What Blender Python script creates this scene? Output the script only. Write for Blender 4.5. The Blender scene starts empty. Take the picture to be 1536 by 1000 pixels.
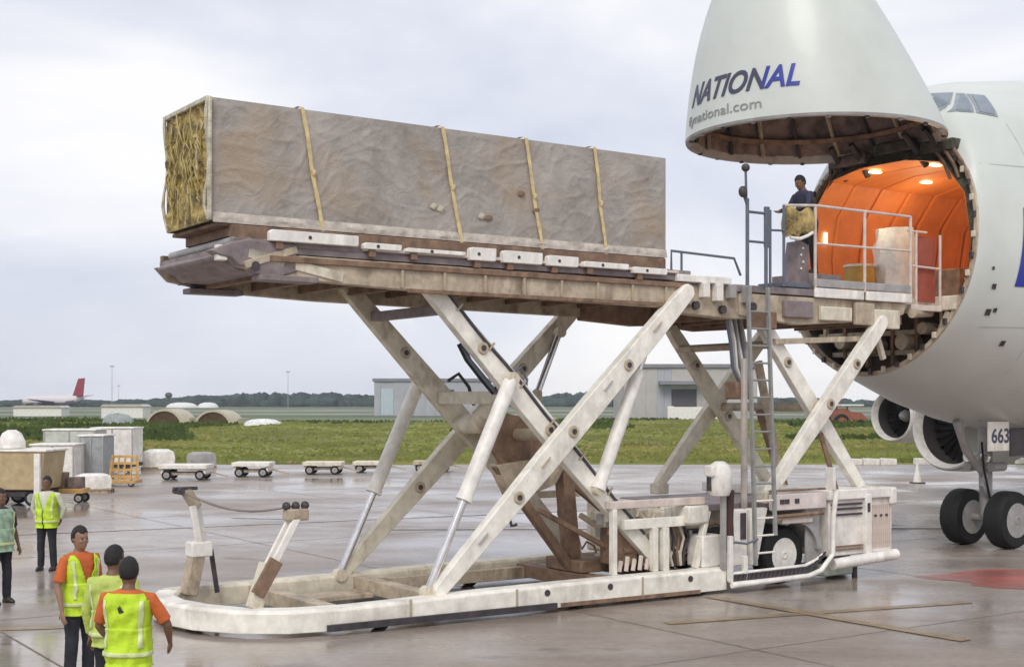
import bpy, bmesh, math, random
from mathutils import Vector, Matrix, noise
random.seed(7)
S = bpy.context.scene
COL = S.collection
R = math.radians

# ------------------------------------------------------------------ camera
cd = bpy.data.cameras.new('camera'); cam = bpy.data.objects.new('camera', cd); COL.objects.link(cam)
cam.location = (0, 0, 3.15); cam.rotation_euler = (R(90), 0, 0)
cd.sensor_width = 36; cd.lens = 46.875; cd.shift_y = 0.067; cd.clip_start = .1; cd.clip_end = 6000
S.camera = cam
# ------------------------------------------------------------------ sky
SUN_EL, SUN_AZ = 44, 192          # azimuth clockwise from +Y
W = bpy.data.worlds.new('World'); S.world = W; W.use_nodes = True
nt = W.node_tree; N = nt.nodes; N.clear()
def nd(tree, t, **k):
    n = tree.nodes.new(t)
    for a, b in k.items(): setattr(n, a, b)
    return n
out = nd(nt, 'ShaderNodeOutputWorld'); bg = nd(nt, 'ShaderNodeBackground'); bg.inputs['Strength'].default_value = .1
sky = nd(nt, 'ShaderNodeTexSky', sky_type='NISHITA', sun_disc=False, sun_elevation=R(SUN_EL), sun_rotation=R(SUN_AZ))
tc = nd(nt, 'ShaderNodeTexCoord'); mp = nd(nt, 'ShaderNodeMapping'); mp.inputs['Scale'].default_value = (1, 1, 2.4); mp.inputs['Location'].default_value = (.35, .2, .1)
nz = nd(nt, 'ShaderNodeTexNoise'); nz.inputs['Scale'].default_value = 2.6; nz.inputs['Detail'].default_value = 6; nz.inputs['Roughness'].default_value = .5; nz.inputs['Distortion'].default_value = .35
cr = nd(nt, 'ShaderNodeValToRGB'); e = cr.color_ramp.elements
e[0].position = .33; e[0].color = (6.1, 6.5, 7.6, 1); e[1].position = .66; e[1].color = (9.7, 9.6, 9.7, 1)
m_ = cr.color_ramp.elements.new(.5); m_.color = (7.6, 7.8, 8.7, 1)
mx = nd(nt, 'ShaderNodeMix', data_type='RGBA'); mx.inputs[0].default_value = .93
L = nt.links.new
L(tc.outputs['Generated'], mp.inputs[0]); L(mp.outputs[0], nz.inputs[0]); L(nz.outputs[0], cr.inputs[0])
L(sky.outputs[0], mx.inputs[6]); L(cr.outputs[0], mx.inputs[7]); L(mx.outputs[2], bg.inputs[0]); L(bg.outputs[0], out.inputs[0])
# ------------------------------------------------------------------ sun through thin overcast
sl = bpy.data.lights.new('sun', 'SUN'); sl.energy = 1.5; sl.angle = R(26); sl.color = (1, .95, .87)
so = bpy.data.objects.new('sun', sl); COL.objects.link(so)
d_ = Vector((math.sin(R(SUN_AZ))*math.cos(R(SUN_EL)), math.cos(R(SUN_AZ))*math.cos(R(SUN_EL)), math.sin(R(SUN_EL))))
so.rotation_euler = d_.to_track_quat('Z', 'Y').to_euler(); so.location = (-20, -20, 60)
S.view_settings.view_transform = 'Standard'; S.view_settings.look = 'None'; S.view_settings.exposure = .12; S.view_settings.gamma = 1
S.view_settings.use_curve_mapping = False

# ------------------------------------------------------------------ materials
MATS = {}
def mat(name, col, rough=.5, metal=0, var=.12, scale=4, bump=.1, dirt=0, dcol=(.12, .08, .05), coat=0, dscale=1.3, stretch=(1, 1, 1), trans=0, emit=0, spec=.5):
    if name in MATS: return MATS[name]
    m = bpy.data.materials.new(name); m.use_nodes = True; t = m.node_tree; t.nodes.clear()
    o = nd(t, 'ShaderNodeOutputMaterial'); b = nd(t, 'ShaderNodeBsdfPrincipled'); l = t.links.new
    b.inputs['Roughness'].default_value = rough; b.inputs['Metallic'].default_value = metal; b.inputs['Coat Weight'].default_value = coat
    b.inputs['Specular IOR Level'].default_value = spec
    b.inputs['Transmission Weight'].default_value = trans
    c = nd(t, 'ShaderNodeTexCoord'); mm = nd(t, 'ShaderNodeMapping'); mm.inputs['Scale'].default_value = stretch; l(c.outputs['Object'], mm.inputs[0])
    n = nd(t, 'ShaderNodeTexNoise'); n.inputs['Scale'].default_value = scale; n.inputs['Detail'].default_value = 5; n.inputs['Roughness'].default_value = .62; l(mm.outputs[0], n.inputs[0])
    r = nd(t, 'ShaderNodeValToRGB'); a = r.color_ramp.elements
    a[0].position = .3; a[0].color = tuple(x*(1-var*2) for x in col)+(1,); a[1].position = .7; a[1].color = tuple(min(1, x*(1+var)) for x in col)+(1,)
    l(n.outputs[0], r.inputs[0]); src = r.outputs[0]
    if dirt:
        n2 = nd(t, 'ShaderNodeTexNoise'); n2.inputs['Scale'].default_value = dscale; n2.inputs['Detail'].default_value = 8; n2.inputs['Roughness'].default_value = .7
        m2 = nd(t, 'ShaderNodeMapping'); m2.inputs['Scale'].default_value = (1, 1, .45); l(c.outputs['Object'], m2.inputs[0]); l(m2.outputs[0], n2.inputs[0])
        r2 = nd(t, 'ShaderNodeValToRGB'); q = r2.color_ramp.elements; q[0].position = .5; q[0].color = (0, 0, 0, 1); q[1].position = .72; q[1].color = (dirt,)*3+(1,)
        l(n2.outputs[0], r2.inputs[0]); x = nd(t, 'ShaderNodeMix', data_type='RGBA'); x.inputs[7].default_value = dcol+(1,)
        l(r2.outputs[0], x.inputs[0]); l(src, x.inputs[6]); src = x.outputs[2]
    l(src, b.inputs['Base Color'])
    if emit: l(src, b.inputs['Emission Color']); b.inputs['Emission Strength'].default_value = emit
    if bump:
        bp = nd(t, 'ShaderNodeBump'); bp.inputs['Strength'].default_value = bump; bp.inputs['Distance'].default_value = .02
        n3 = nd(t, 'ShaderNodeTexNoise'); n3.inputs['Scale'].default_value = scale*6; n3.inputs['Detail'].default_value = 4; l(mm.outputs[0], n3.inputs[0])
        l(n3.outputs[0], bp.inputs['Height']); l(bp.outputs[0], b.inputs['Normal'])
    l(b.outputs[0], o.inputs[0]); MATS[name] = m
    return m
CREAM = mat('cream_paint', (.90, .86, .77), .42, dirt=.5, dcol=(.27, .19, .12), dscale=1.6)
CREAM2 = mat('worn_and_shaded_cream', (.76, .70, .56), .55, dirt=.75, dcol=(.24, .15, .08), dscale=2.6)  # worn cream; also carries the shaded tone of the far scissor arms
WHITE = mat('white_paint', (.88, .85, .79), .42, dirt=.35, dcol=(.35, .27, .2), dscale=3)
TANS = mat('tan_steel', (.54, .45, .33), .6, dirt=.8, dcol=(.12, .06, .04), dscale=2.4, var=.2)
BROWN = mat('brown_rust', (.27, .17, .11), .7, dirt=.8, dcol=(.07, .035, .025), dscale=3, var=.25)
MAUVE = mat('mauve_steel', (.27, .22, .22), .55, dirt=.6, dcol=(.1, .06, .06), var=.2)
DARK = mat('dark_steel', (.06, .05, .055), .5, var=.3)
BLACK = mat('black_rubber', (.010, .010, .010), .75, bump=.4, var=.3)
GREY = mat('blue_grey_steel', (.13, .15, .19), .5)
GREYL = mat('light_grey_steel', (.40, .39, .38), .5, dirt=.5, dcol=(.15, .12, .1))
CHROME = mat('polished_rod', (.72, .70, .69), .18, .85, bump=0)
RAILW = mat('pale_rail_paint', (.72, .62, .55), .5, dirt=.4, dcol=(.3, .2, .15))
PLANE = mat('aircraft_white', (.62, .655, .61), .38, var=.04, scale=.7, bump=.02, dirt=.22, dcol=(.40, .42, .36), dscale=.5, coat=.08)
ORANGE = mat('orange_liner', (.68, .235, .07), .6, var=.06, scale=1.5, bump=.05)
ORANGEW = mat('orange_side_liner', (.64, .22, .075), .6, var=.1, scale=2)
OLIVE = mat('olive_insulation', (.10, .095, .065), .7, var=.4, scale=5, bump=.8)
INSUL = mat('mauve_insulation', (.23, .17, .15), .65, var=.35, scale=3, bump=.8)
GLASS = mat('cockpit_glass', (.21, .25, .29), .12, var=.1, coat=.5, bump=0)
NAVY = mat('navy_paint', (.025, .04, .30), .35, bump=0, var=.05)
TEXTD = mat('dark_lettering', (.06, .06, .11), .4, bump=0, var=.05)
TEXTB = mat('blue_lettering', (.03, .05, .33), .4, bump=0, var=.05)
TEXTG = mat('grey_lettering', (.30, .31, .30), .5, bump=0, var=.05)
LAMP = mat('lamp_glow', (1, .78, .45), .5, emit=6, bump=0, var=0)
HOLDW = mat('bright_white_wrap', (.84, .92, .96), .35, var=.1, scale=6, bump=.8)

# ------------------------------------------------------------------ frames and builders
TH = math.atan(.682); CT, ST = math.cos(TH), math.sin(TH); PX, PY = -1.087, 19.2   # loader axis and its origin on the apron
def LW(u, v, z=0): return (PX+u*CT-v*ST, PY+u*ST+v*CT, z)
REF = {}
def tag(o, label=None, cat=None, group=None, kind=None):
    for k, x in (('label', label), ('category', cat), ('group', group), ('kind', kind)):
        if x: o[k] = x
def thing(name, label, cat, at, loader=True, rot=0, group=None):
    o = bpy.data.objects.new(name, None); COL.objects.link(o); o.empty_display_size = .3
    if loader: o.location = LW(*at); o.rotation_euler = (0, 0, TH); REF[o.name] = Vector(at)
    else: o.location = at; o.rotation_euler = (0, 0, rot); REF[o.name] = Vector((0, 0, 0))
    tag(o, label, cat, group)
    return o
class MB:
    def __init__(s): s.v = []; s.f = []
    def add(s, vs, fs):
        n = len(s.v); s.v += [tuple(x) for x in vs]; s.f += [tuple(i+n for i in f) for f in fs]; return s
    def box(s, x0, x1, y0, y1, z0, z1):
        return s.add([(x, y, z) for z in (z0, z1) for y in (y0, y1) for x in (x0, x1)], [(0, 2, 3, 1), (4, 5, 7, 6), (0, 1, 5, 4), (2, 6, 7, 3), (0, 4, 6, 2), (1, 3, 7, 5)])
    def prism(s, poly, y0, y1, axis='y'):
        n = len(poly)
        f = {'y': lambda a, b, c: (a, c, b), 'x': lambda a, b, c: (c, a, b), 'z': lambda a, b, c: (a, b, c)}[axis]
        return s.add([f(a, b, y0) for a, b in poly]+[f(a, b, y1) for a, b in poly], [tuple(range(n))[::-1], tuple(range(n, 2*n))]+[(i, (i+1) % n, (i+1) % n+n, i+n) for i in range(n)])
    def beam(s, p, q, w, h=None, up=(0, 0, 1)):
        h = h or w; p = Vector(p); q = Vector(q); d = (q-p).normalized(); a = d.cross(Vector(up))
        if a.length < 1e-3: a = d.cross(Vector((1, 0, 0)))
        a.normalize(); b = a.cross(d); a *= w/2; b *= h/2
        vs = [o+i*a+j*b for o in (p, q) for i, j in ((-1, -1), (1, -1), (1, 1), (-1, 1))]
        return s.add(vs, [(3, 2, 1, 0), (4, 5, 6, 7)]+[(i, (i+1) % 4, (i+1) % 4+4, i+4) for i in range(4)])
    def path(s, pts, rad, n=12, ell=1.0):
        P = [Vector(p) for p in pts]; rad = rad if isinstance(rad, (list, tuple)) else [rad]*len(P)
        d = (P[1]-P[0]).normalized(); a = d.cross(Vector((0, 0, 1)))
        if a.length < .05: a = d.cross(Vector((0, 1, 0)))
        a.normalize(); b0 = len(s.v); vs = []; fs = []
        for i, p in enumerate(P):
            d = (P[min(i+1, len(P)-1)]-P[max(i-1, 0)]).normalized(); a = (a-d*a.dot(d)).normalized(); b = d.cross(a)
            for k in range(n):
                t = 2*math.pi*k/n; vs.append(p+a*math.cos(t)*rad[i]+b*math.sin(t)*rad[i]*ell)
        m = len(P)
        for i in range(m-1):
            for k in range(n): fs.append((i*n+k, i*n+(k+1) % n, (i+1)*n+(k+1) % n, (i+1)*n+k))
        fs += [tuple(range(n))[::-1], tuple(range((m-1)*n, m*n))]
        return s.add(vs, fs)
    def tube(s, p, q, r, n=14, r2=None): return s.path([p, q], [r, r if r2 is None else r2], n)
    def rings(s, rs, cap=True, closed=True):
        n = len(rs[0]); vs = [p for r in rs for p in r]; fs = []
        for i in range(len(rs)-1):
            for k in range(n if closed else n-1): fs.append((i*n+k, i*n+(k+1) % n, (i+1)*n+(k+1) % n, (i+1)*n+k))
        if cap: fs += [tuple(range(n))[::-1], tuple(range((len(rs)-1)*n, len(rs)*n))]
        return s.add(vs, fs)
    def lathe(s, c, ax, prof, n=24):
        """prof: (distance along ax, radius)"""
        c = Vector(c); ax = Vector(ax).normalized(); a = ax.cross(Vector((0, 0, 1)))
        if a.length < .05: a = Vector((1, 0, 0))
        a.normalize(); b = ax.cross(a)
        return s.rings([[c+ax*d+(a*math.cos(2*math.pi*k/n)+b*math.sin(2*math.pi*k/n))*r for k in range(n)] for d, r in prof])
    def ell(s, c, r, n=12, m=8):
        c = Vector(c); rs = []
        for i in range(1, m):
            t = math.pi*i/m; rs.append([c+Vector((r[0]*math.sin(t)*math.cos(2*math.pi*k/n), r[1]*math.sin(t)*math.sin(2*math.pi*k/n), -r[2]*math.cos(t))) for k in range(n)])
        return s.rings(rs)
    def mesh(s, name):
        me = bpy.data.meshes.new(name); me.from_pydata([tuple(x) for x in s.v], [], s.f)
        bm = bmesh.new(); bm.from_mesh(me); bmesh.ops.recalc_face_normals(bm, faces=bm.faces); bm.to_mesh(me); bm.free()
        return me
    def build(s, name, m, parent=None, bevel=0, smooth=True, label=None):
        xs, ys, zs = zip(*s.v); c = Vector(((min(xs)+max(xs))/2, (min(ys)+max(ys))/2, (min(zs)+max(zs))/2))
        s.v = [(x-c.x, y-c.y, z-c.z) for x, y, z in s.v]; me = s.mesh(name)
        if smooth:
            for p in me.polygons: p.use_smooth = True
            me.set_sharp_from_angle(angle=R(38))
        me.materials.append(m); o = bpy.data.objects.new(name, me); COL.objects.link(o)
        if parent: o.parent = parent; o.location = c-REF[parent.name]
        else: o.location = c
        REF[o.name] = c
        if bevel:
            b = o.modifiers.new('bevel', 'BEVEL'); b.width = bevel; b.segments = 2; b.limit_method = 'ANGLE'
        if label: o['label'] = label
        return o
def inst(o, d, parent=None):
    c = o.copy(); COL.objects.link(c); p = parent or o.parent; c.parent = p
    c.location = o.location+Vector(d)+(REF[o.parent.name]-REF[p.name] if o.parent else Vector())
    REF[c.name] = REF[o.name]+Vector(d)
    return c
def lin(a, b, n): return [a+(b-a)*i/(n-1) for i in range(n)]

# ================================================================== SETTING
def ground_mat():
    m = bpy.data.materials.new('wet_apron'); m.use_nodes = True; t = m.node_tree; t.nodes.clear(); l = t.links.new
    o = nd(t, 'ShaderNodeOutputMaterial'); b = nd(t, 'ShaderNodeBsdfPrincipled'); c = nd(t, 'ShaderNodeTexCoord')
    def nz(sc, det, st=(1, 1, 1), rot=0):
        mm = nd(t, 'ShaderNodeMapping'); mm.inputs['Scale'].default_value = st; mm.inputs['Rotation'].default_value = (0, 0, rot); l(c.outputs['Object'], mm.inputs[0])
        n = nd(t, 'ShaderNodeTexNoise'); n.inputs['Scale'].default_value = sc; n.inputs['Detail'].default_value = det; n.inputs['Roughness'].default_value = .6; l(mm.outputs[0], n.inputs[0]); return n.outputs[0]
    def ramp(s, *st):
        r = nd(t, 'ShaderNodeValToRGB'); e = r.color_ramp.elements
        while len(e) < len(st): e.new(.5)
        for x, (p, cc) in zip(e, st): x.position = p; x.color = cc+(1,)
        l(s, r.inputs[0]); return r.outputs[0]
    base = ramp(nz(.16, 7, (1, 2.2, 1), .3), (.3, (.25, .195, .155)), (.5, (.335, .28, .24)), (.72, (.43, .38, .34)))
    streak = ramp(nz(.4, 6, (.5, 1.6, 1), -.35), (.46, (0, 0, 0)), (.70, (.7, .7, .7)))
    x = nd(t, 'ShaderNodeMix', data_type='RGBA'); l(streak, x.inputs[0]); l(base, x.inputs[6]); x.inputs[7].default_value = (.21, .165, .135, 1)
    fine = ramp(nz(9, 5), (.3, (.82, .82, .82)), (.7, (1.1, 1.1, 1.1)))
    y = nd(t, 'ShaderNodeMix', data_type='RGBA', blend_type='MULTIPLY'); y.inputs[0].default_value = 1; l(x.outputs[2], y.inputs[6]); l(fine, y.inputs[7])
    oil = ramp(nz(.62, 4, (1, 1.3, 1), .5), (.60, (0, 0, 0)), (.70, (.62, .62, .62)))
    z1_ = nd(t, 'ShaderNodeMix', data_type='RGBA'); l(oil, z1_.inputs[0]); l(y.outputs[2], z1_.inputs[6]); z1_.inputs[7].default_value = (.13, .095, .07, 1)
    tyre = ramp(nz(1.1, 5, (.05, 1.6, 1), -.55), (.60, (0, 0, 0)), (.68, (.5, .5, .5)))
    z2_ = nd(t, 'ShaderNodeMix', data_type='RGBA'); l(tyre, z2_.inputs[0]); l(z1_.outputs[2], z2_.inputs[6]); z2_.inputs[7].default_value = (.15, .125, .11, 1)
    pale = ramp(nz(.8, 5, (.12, 1.2, 1), -.2), (.60, (0, 0, 0)), (.72, (.5, .5, .5)))
    z3_ = nd(t, 'ShaderNodeMix', data_type='RGBA'); l(pale, z3_.inputs[0]); l(z2_.outputs[2], z3_.inputs[6]); z3_.inputs[7].default_value = (.47, .44, .41, 1)
    l(z3_.outputs[2], b.inputs['Base Color'])
    l(ramp(nz(.22, 6, (.8, .9, 1), .2), (.38, (.07, .07, .07)), (.60, (.46, .46, .46))), b.inputs['Roughness'])
    bp = nd(t, 'ShaderNodeBump'); bp.inputs['Strength'].default_value = .12; bp.inputs['Distance'].default_value = .01; l(nz(14, 3), bp.inputs['Height']); l(bp.outputs[0], b.inputs['Normal'])
    l(b.outputs[0], o.inputs[0]); return m
APR = ground_mat()
GRASS = mat('field_grass', (.225, .225, .065), .9, var=.3, scale=.09, bump=.5, dirt=.7, dcol=(.15, .19, .045), dscale=.05, spec=.2)
GRASSF = mat('far_field', (.16, .19, .10), .9, var=.25, scale=.02, bump=0, dirt=.6, dcol=(.3, .31, .28), dscale=.01, stretch=(.3, 1.6, 1), spec=.2)
def struct(o, label=None):
    o['kind'] = 'structure'; return o
g = MB().box(-2500, 2500, -60, 4500, -.5, -.004); struct(g.build('ground', GRASSF))
g = MB().add([(-160, -60, 0), (190, -60, 0), (190, 70, 0), (-160, 68, 0)], [(0, 1, 2, 3)]); struct(g.build('apron', APR, smooth=False))
# far taxiway strips
CONC = mat('pale_taxiway', (.33, .33, .32), .6, var=.2, scale=.05, bump=0)
for y0, y1 in ((330, 352), (470, 520)):
    struct(MB().add([(-700, y0, .02), (700, y0, .02), (700, y1, .02), (-700, y1, .02)], [(0, 1, 2, 3)]).build('taxiway', CONC, smooth=False))
# grassy bank beyond the apron
def bank_h(x, y):
    n = noise.noise(Vector((x*.03, y*.03, 0)))*.5+noise.noise(Vector((x*.11, y*.09, 3)))*.22
    t = max(0, min(1, (y-70)/40)); r = max(0, min(1, (210-y)/60))
    return (1.15*t*t*(3-2*t)*(.8+n)+.10*noise.noise(Vector((x*.4, y*.3, 9)))*t)*r
nx, ny = 240, 70
gm = MB(); X0, X1, Y0, Y1 = -150, 190, 67.5, 215
gm.v = [(X0+(X1-X0)*i/nx, Y0+(Y1-Y0)*(j/ny)**1.3+(.35*noise.noise(Vector((i*.3, 0, 0))) if j == 0 else 0), bank_h(X0+(X1-X0)*i/nx, Y0+(Y1-Y0)*(j/ny)**1.3)+.008) for j in range(ny+1) for i in range(nx+1)]
gm.f = [(j*(nx+1)+i, j*(nx+1)+i+1, (j+1)*(nx+1)+i+1, (j+1)*(nx+1)+i) for j in range(ny) for i in range(nx)]
struct(gm.build('grass_bank', GRASS))
def tufts(name, n, mt, y0, y1, h0, h1, keep=None):
    g = MB(); V = g.v; Fc = g.f
    for _ in range(n):
        y = y0+(y1-y0)*random.random()**1.6; x = random.uniform(-.47*y, .52*y)
        if keep and noise.noise(Vector((x*.045, y*.05, 7))) < keep: continue
        z = bank_h(x, y)-.03; w = random.uniform(.12, .4)
        for k in range(3):
            a = random.uniform(0, math.pi); h = random.uniform(h0, h1); dx, dy = math.cos(a)*w, math.sin(a)*w*.5; lx = random.uniform(-.12, .12); i = len(V)
            V += [(x-dx, y-dy, z), (x+dx, y+dy, z), (x+lx, y+.05, z+h)]; Fc.append((i, i+1, i+2))
    o = g.build(name, mt, smooth=False); tag(o, kind='stuff'); return o
T1 = mat('tuft_green', (.21, .235, .06), .9, var=.2, scale=.2, bump=0, spec=.2); T2 = mat('tuft_dark', (.085, .125, .035), .9, var=.4, scale=.2, bump=0, spec=.2); T3 = mat('tuft_straw', (.32, .27, .09), .9, var=.3, scale=.2, bump=0, spec=.2)
o = tufts('grass_tufts', 30000, T1, 69, 170, .05, .2); tag(o, 'tufts of rough green grass over the bank beyond the apron', 'grass')
o = tufts('weed_clumps', 26000, T2, 92, 185, .12, .5, .14); tag(o, 'dark taller weeds along the crest of the grass bank', 'weeds')
o = tufts('dry_grass', 14000, T3, 69, 120, .04, .16, .05); tag(o, 'straw coloured dry grass in patches near the apron edge', 'dry grass')
# far woods on the horizon
WOOD = mat('far_woodland', (.045, .075, .06), .95, var=.45, scale=.06, bump=0, spec=.1)
wm = MB()
def wood_h(x):   # x per metre of depth
    t = x
    h = 6.0+2.5*noise.noise(Vector((t*9, 0, 0)))
    h += 7.5*math.exp(-((t+.16)/.12)**2)+7*math.exp(-((t-.12)/.10)**2)+3*math.exp(-((t-.06)/.03)**2)
    return max(3.0, h*.66)
for i in range(1700):
    D = random.uniform(880, 1050); t = random.uniform(-.44, .46); h = wood_h(t)*random.uniform(.5, 1.1); r = random.uniform(2.2, 9)
    x, y = t*D, D; vs = []; n = 9
    rs = [[(x+r*f*math.cos(2*math.pi*k/n)*random.uniform(.8, 1.2), y+r*f*math.sin(2*math.pi*k/n), h*zz*random.uniform(.9, 1.08)) for k in range(n)] for f, zz in ((.9, 0), (1, .35), (.85, .7), (.5, .92), (.12, 1.0))]
    wm.rings(rs, cap=False)
o = wm.build('far_woods', WOOD, smooth=False); tag(o, 'dark blue-green line of woods along the horizon', 'woods', kind='stuff')

# painted marks on the apron
REDP = mat('red_ground_paint', (.42, .10, .07), .3, var=.25, scale=1.2, bump=.1, dirt=.8, dcol=(.2, .13, .11), dscale=.8)
YELP = mat('faded_yellow_paint', (.34, .25, .14), .35, var=.3, scale=2, bump=.1, dirt=.95, dcol=(.2, .15, .12), dscale=1.4)
WHP = mat('faded_white_paint', (.46, .44, .42), .35, var=.3, scale=2, bump=.1, dirt=.95, dcol=(.24, .21, .2), dscale=.9)
def strip(name, pts, m, z=.004):
    o = MB().add([(x, y, z) for x, y in pts], [tuple(range(len(pts)))]).build(name, m, smooth=False); struct(o); return o
def gp(x, y):     # a place on the apron, metres
    return x, y
rp = []
for k in range(26):
    a = 2*math.pi*k/26; r = 1+.22*noise.noise(Vector((math.cos(a)*2, math.sin(a)*2, 1)))
    rp.append((11.1+3.6*r*math.cos(a), 23.7+1.6*r*math.sin(a)))
strip('red_paint_patch', rp, REDP)
def line(name, p, q, w, m, z=.004):
    d = Vector((q[0]-p[0], q[1]-p[1])).normalized(); n = Vector((-d.y, d.x))*w/2
    strip(name, [(p[0]-n.x, p[1]-n.y), (q[0]-n.x, q[1]-n.y), (q[0]+n.x, q[1]+n.y), (p[0]+n.x, p[1]+n.y)], m, z)
line('yellow_paint_line', (2.2, 19.0), (7.2, 21.0), .22, YELP, .008)
line('yellow_paint_line', (3.2, 21.6), (6.0, 17.6), .25, YELP, .012)
line('yellow_paint_line', (-12, 17.4), (-5.3, 18.9), .25, YELP, .008)
line('white_paint_line', (-7.6, 36.5), (-5.6, 36.0), .5, WHP, .008)
line('white_paint_line', (-14, 30.5), (12, 44), .18, WHP, .012)
line('yellow_paint_line', (9, 33.5), (40, 38), .3, YELP, .016)
line('white_paint_line', (-3.2, 33), (16, 33.5), .22, WHP, .02)
SEAL = mat('joint_seal', (.27, .23, .20), .6, var=.3, scale=3, bump=0)
def lloc(u, v): x, y, _ = LW(u, v); return x, y
for i, v in enumerate((-4.2, 3.6, 11.4, 19.2, 27, 34.8)): line('joint_seal', lloc(-22, v), lloc(46, v), .022+.01*(v > 10), SEAL, .004)
for i, u in enumerate((-13, -5.4, 2.2, 9.8, 17.4, 25)): line('joint_seal', lloc(u, -9), lloc(u, 38), .022, SEAL, .0082)
# low white blast edge blocks along the far apron edge at right
for i in range(15):
    x = 17.2+i*.9
    if i in (3, 9): continue
    o = MB().prism([(-.42, 0), (.42, 0), (.40, .30), (-.38, .33)], -.2, .2)
    o = o.build('barrier_block', WHITE, None, .02); o.location = (x, 67.2+.1*i, .16); REF[o.name] = o.location.copy()
    tag(o, 'low white barrier block in the row along the grass edge below the jet engines', 'barrier', 'white barrier blocks along the apron edge')

# ================================================================== HANGARS
WALL = mat('pale_cladding', (.50, .48, .45), .7, var=.1, scale=.3, bump=.05, dirt=.4, dcol=(.25, .22, .2), dscale=.2)
WALLB = mat('blue_grey_cladding', (.42, .43, .46), .7, var=.08, scale=.3, bump=.05)
ROOF = mat('hangar_roof', (.25, .25, .27), .6, var=.1, scale=.3, bump=.05)
DOORG = mat('dark_door', (.10, .095, .10), .6, var=.15)
def cladding(root, x0, x1, y, z1, m, step=2.0, z0=0):
    n = max(1, round((x1-x0)/step)); w = (x1-x0)/n
    a = MB().box(x0+.04, x0+w-.04, y-.09, y-.005, z0+.05, z1-.05).build('wall_panel', m, root)
    for i in range(1, n): inst(a, (i*w, 0, 0))
h = thing('hangar', 'grey hangar with dark doorway and flat canopy beyond the grass behind the loader', 'hangar', (24, 250, 0), False)
MB().box(-3, 22, 0, 26, 0, 9.6).build('wall', WALL, h)
cladding(h, -3, 3.2, 0, 9.6, WALL, 2.07); cladding(h, 3.2, 5.9, 0, 9.6, WALLB, 1.35); cladding(h, 10.6, 22, 0, 9.6, WALL, 2.28)
MB().box(-3.4, 22.4, -.5, 26.4, 9.6, 10.3).build('roof', ROOF, h, .05)
MB().box(5.9, 10.6, -.1, -.02, .2, 5.6).build('door', DOORG, h); MB().box(5.9, 10.6, -.12, -.01, 5.6, 9.5).build('wall_panel', WALL, h)
MB().box(3.4, 11.8, -3, -.1, 6.4, 7.1).build('canopy', ROOF, h, .05)
MB().box(5, 6.2, -1.6, -.2, 0, 2.4).build('loading_dock', WHITE, h)
o = MB().box(-5, 5, -1, 1, 0, 2.3).build('low_white_wall', WHITE, None, .05); o.location = (32.5, 236, 1.15); tag(o, 'low white wall in front of the dark hangar doorway', 'wall')
h = thing('storage_shed', 'long low grey shed with pale blue door, seen through the left scissor arms', 'shed', (-31, 300, 0), False)
MB().box(0, 26, 0, 18, 0, 7.8).build('wall', WALLB, h); cladding(h, 0, 1.4, 0, 7.8, WALLB, 1.4); cladding(h, 4.4, 26, 0, 7.8, WALLB, 2.4)
MB().box(-.4, 26.4, -.4, 18.4, 7.8, 8.5).build('roof', ROOF, h, .05)
MB().box(1.5, 4.3, -.12, -.02, .2, 6.2).build('door', mat('pale_blue_door', (.5, .58, .63), .5), h)
MB().box(14, 18, -.16, -.1, 3.6, 6.0).build('window', DOORG, h)

# ================================================================== FAR THINGS
# parked jet with red tail
JW = mat('far_jet_white', (.72, .66, .67), .4, bump=0); JR = mat('far_jet_red', (.30, .03, .05), .4, bump=0); JB = mat('far_jet_belly', (.12, .10, .14), .4, bump=0)
j = thing('parked_airliner', 'small distant airliner with white body and red tail parked at far left', 'airplane', (-183, 530, 0), False, R(157))
def circ(x, y, z, r, n=16, rz=None): return [(x, y+r*math.cos(2*math.pi*k/n), z+(rz or r)*math.sin(2*math.pi*k/n)) for k in range(n)]
MB().rings([circ(15, 0, 3.2, .1), circ(14, 0, 3.4, 1.1), circ(12, 0, 3.6, 1.8), circ(8, 0, 3.8, 2.0), circ(-8, 0, 3.8, 2.0), circ(-13, 0, 4.5, 1.2), circ(-17, 0, 5.2, .3)]).build('fuselage', JW, j)
MB().rings([circ(12, 0, 3.2, 1.6), circ(8, 0, 3.2, 1.85), circ(-9, 0, 3.2, 1.85), circ(-12, 0, 3.6, 1.3)]).build('belly_fairing', JB, j)
MB().prism([(-10.5, 5.2), (-13.5, 12.4), (-16.5, 12.6), (-15.6, 5.4)], -.25, .25).build('tail_fin', JR, j)
for sg in (-1, 1):
    MB().add([(3, sg*1.8, 3), (-1.5, sg*15, 4.2), (-3, sg*15, 4.2), (-3, sg*1.8, 3), (3, sg*1.8, 3.4), (-1.5, sg*15, 4.35), (-3, sg*15, 4.35), (-3, sg*1.8, 3.4)], [(0, 1, 2, 3), (7, 6, 5, 4), (0, 4, 5, 1), (1, 5, 6, 2), (2, 6, 7, 3), (3, 7, 4, 0)]).build('wing', JB, j)
    MB().add([(-13, sg*.5, 5.4), (-15.5, sg*5, 5.8), (-16.8, sg*5, 5.8), (-16.5, sg*.5, 5.4), (-13, sg*.5, 5.6), (-15.5, sg*5, 5.9), (-16.8, sg*5, 5.9), (-16.5, sg*.5, 5.6)], [(0, 1, 2, 3), (7, 6, 5, 4), (0, 4, 5, 1), (1, 5, 6, 2), (2, 6, 7, 3), (3, 7, 4, 0)]).build('tailplane', JR, j)
    MB().lathe((4, sg*5, 2.1), (-1, 0, 0), [(0, .8), (.3, 1.0), (2, 1.0), (3.6, .6)], 14).build('engine', JB, j)
    MB().tube((-1, sg*2.8-.5, .6), (-1, sg*2.8+.5, .6), .6).build('wheel', BLACK, j)
MB().tube((11, -.3, .4), (11, .3, .4), .4).build('wheel', BLACK, j)
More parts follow.
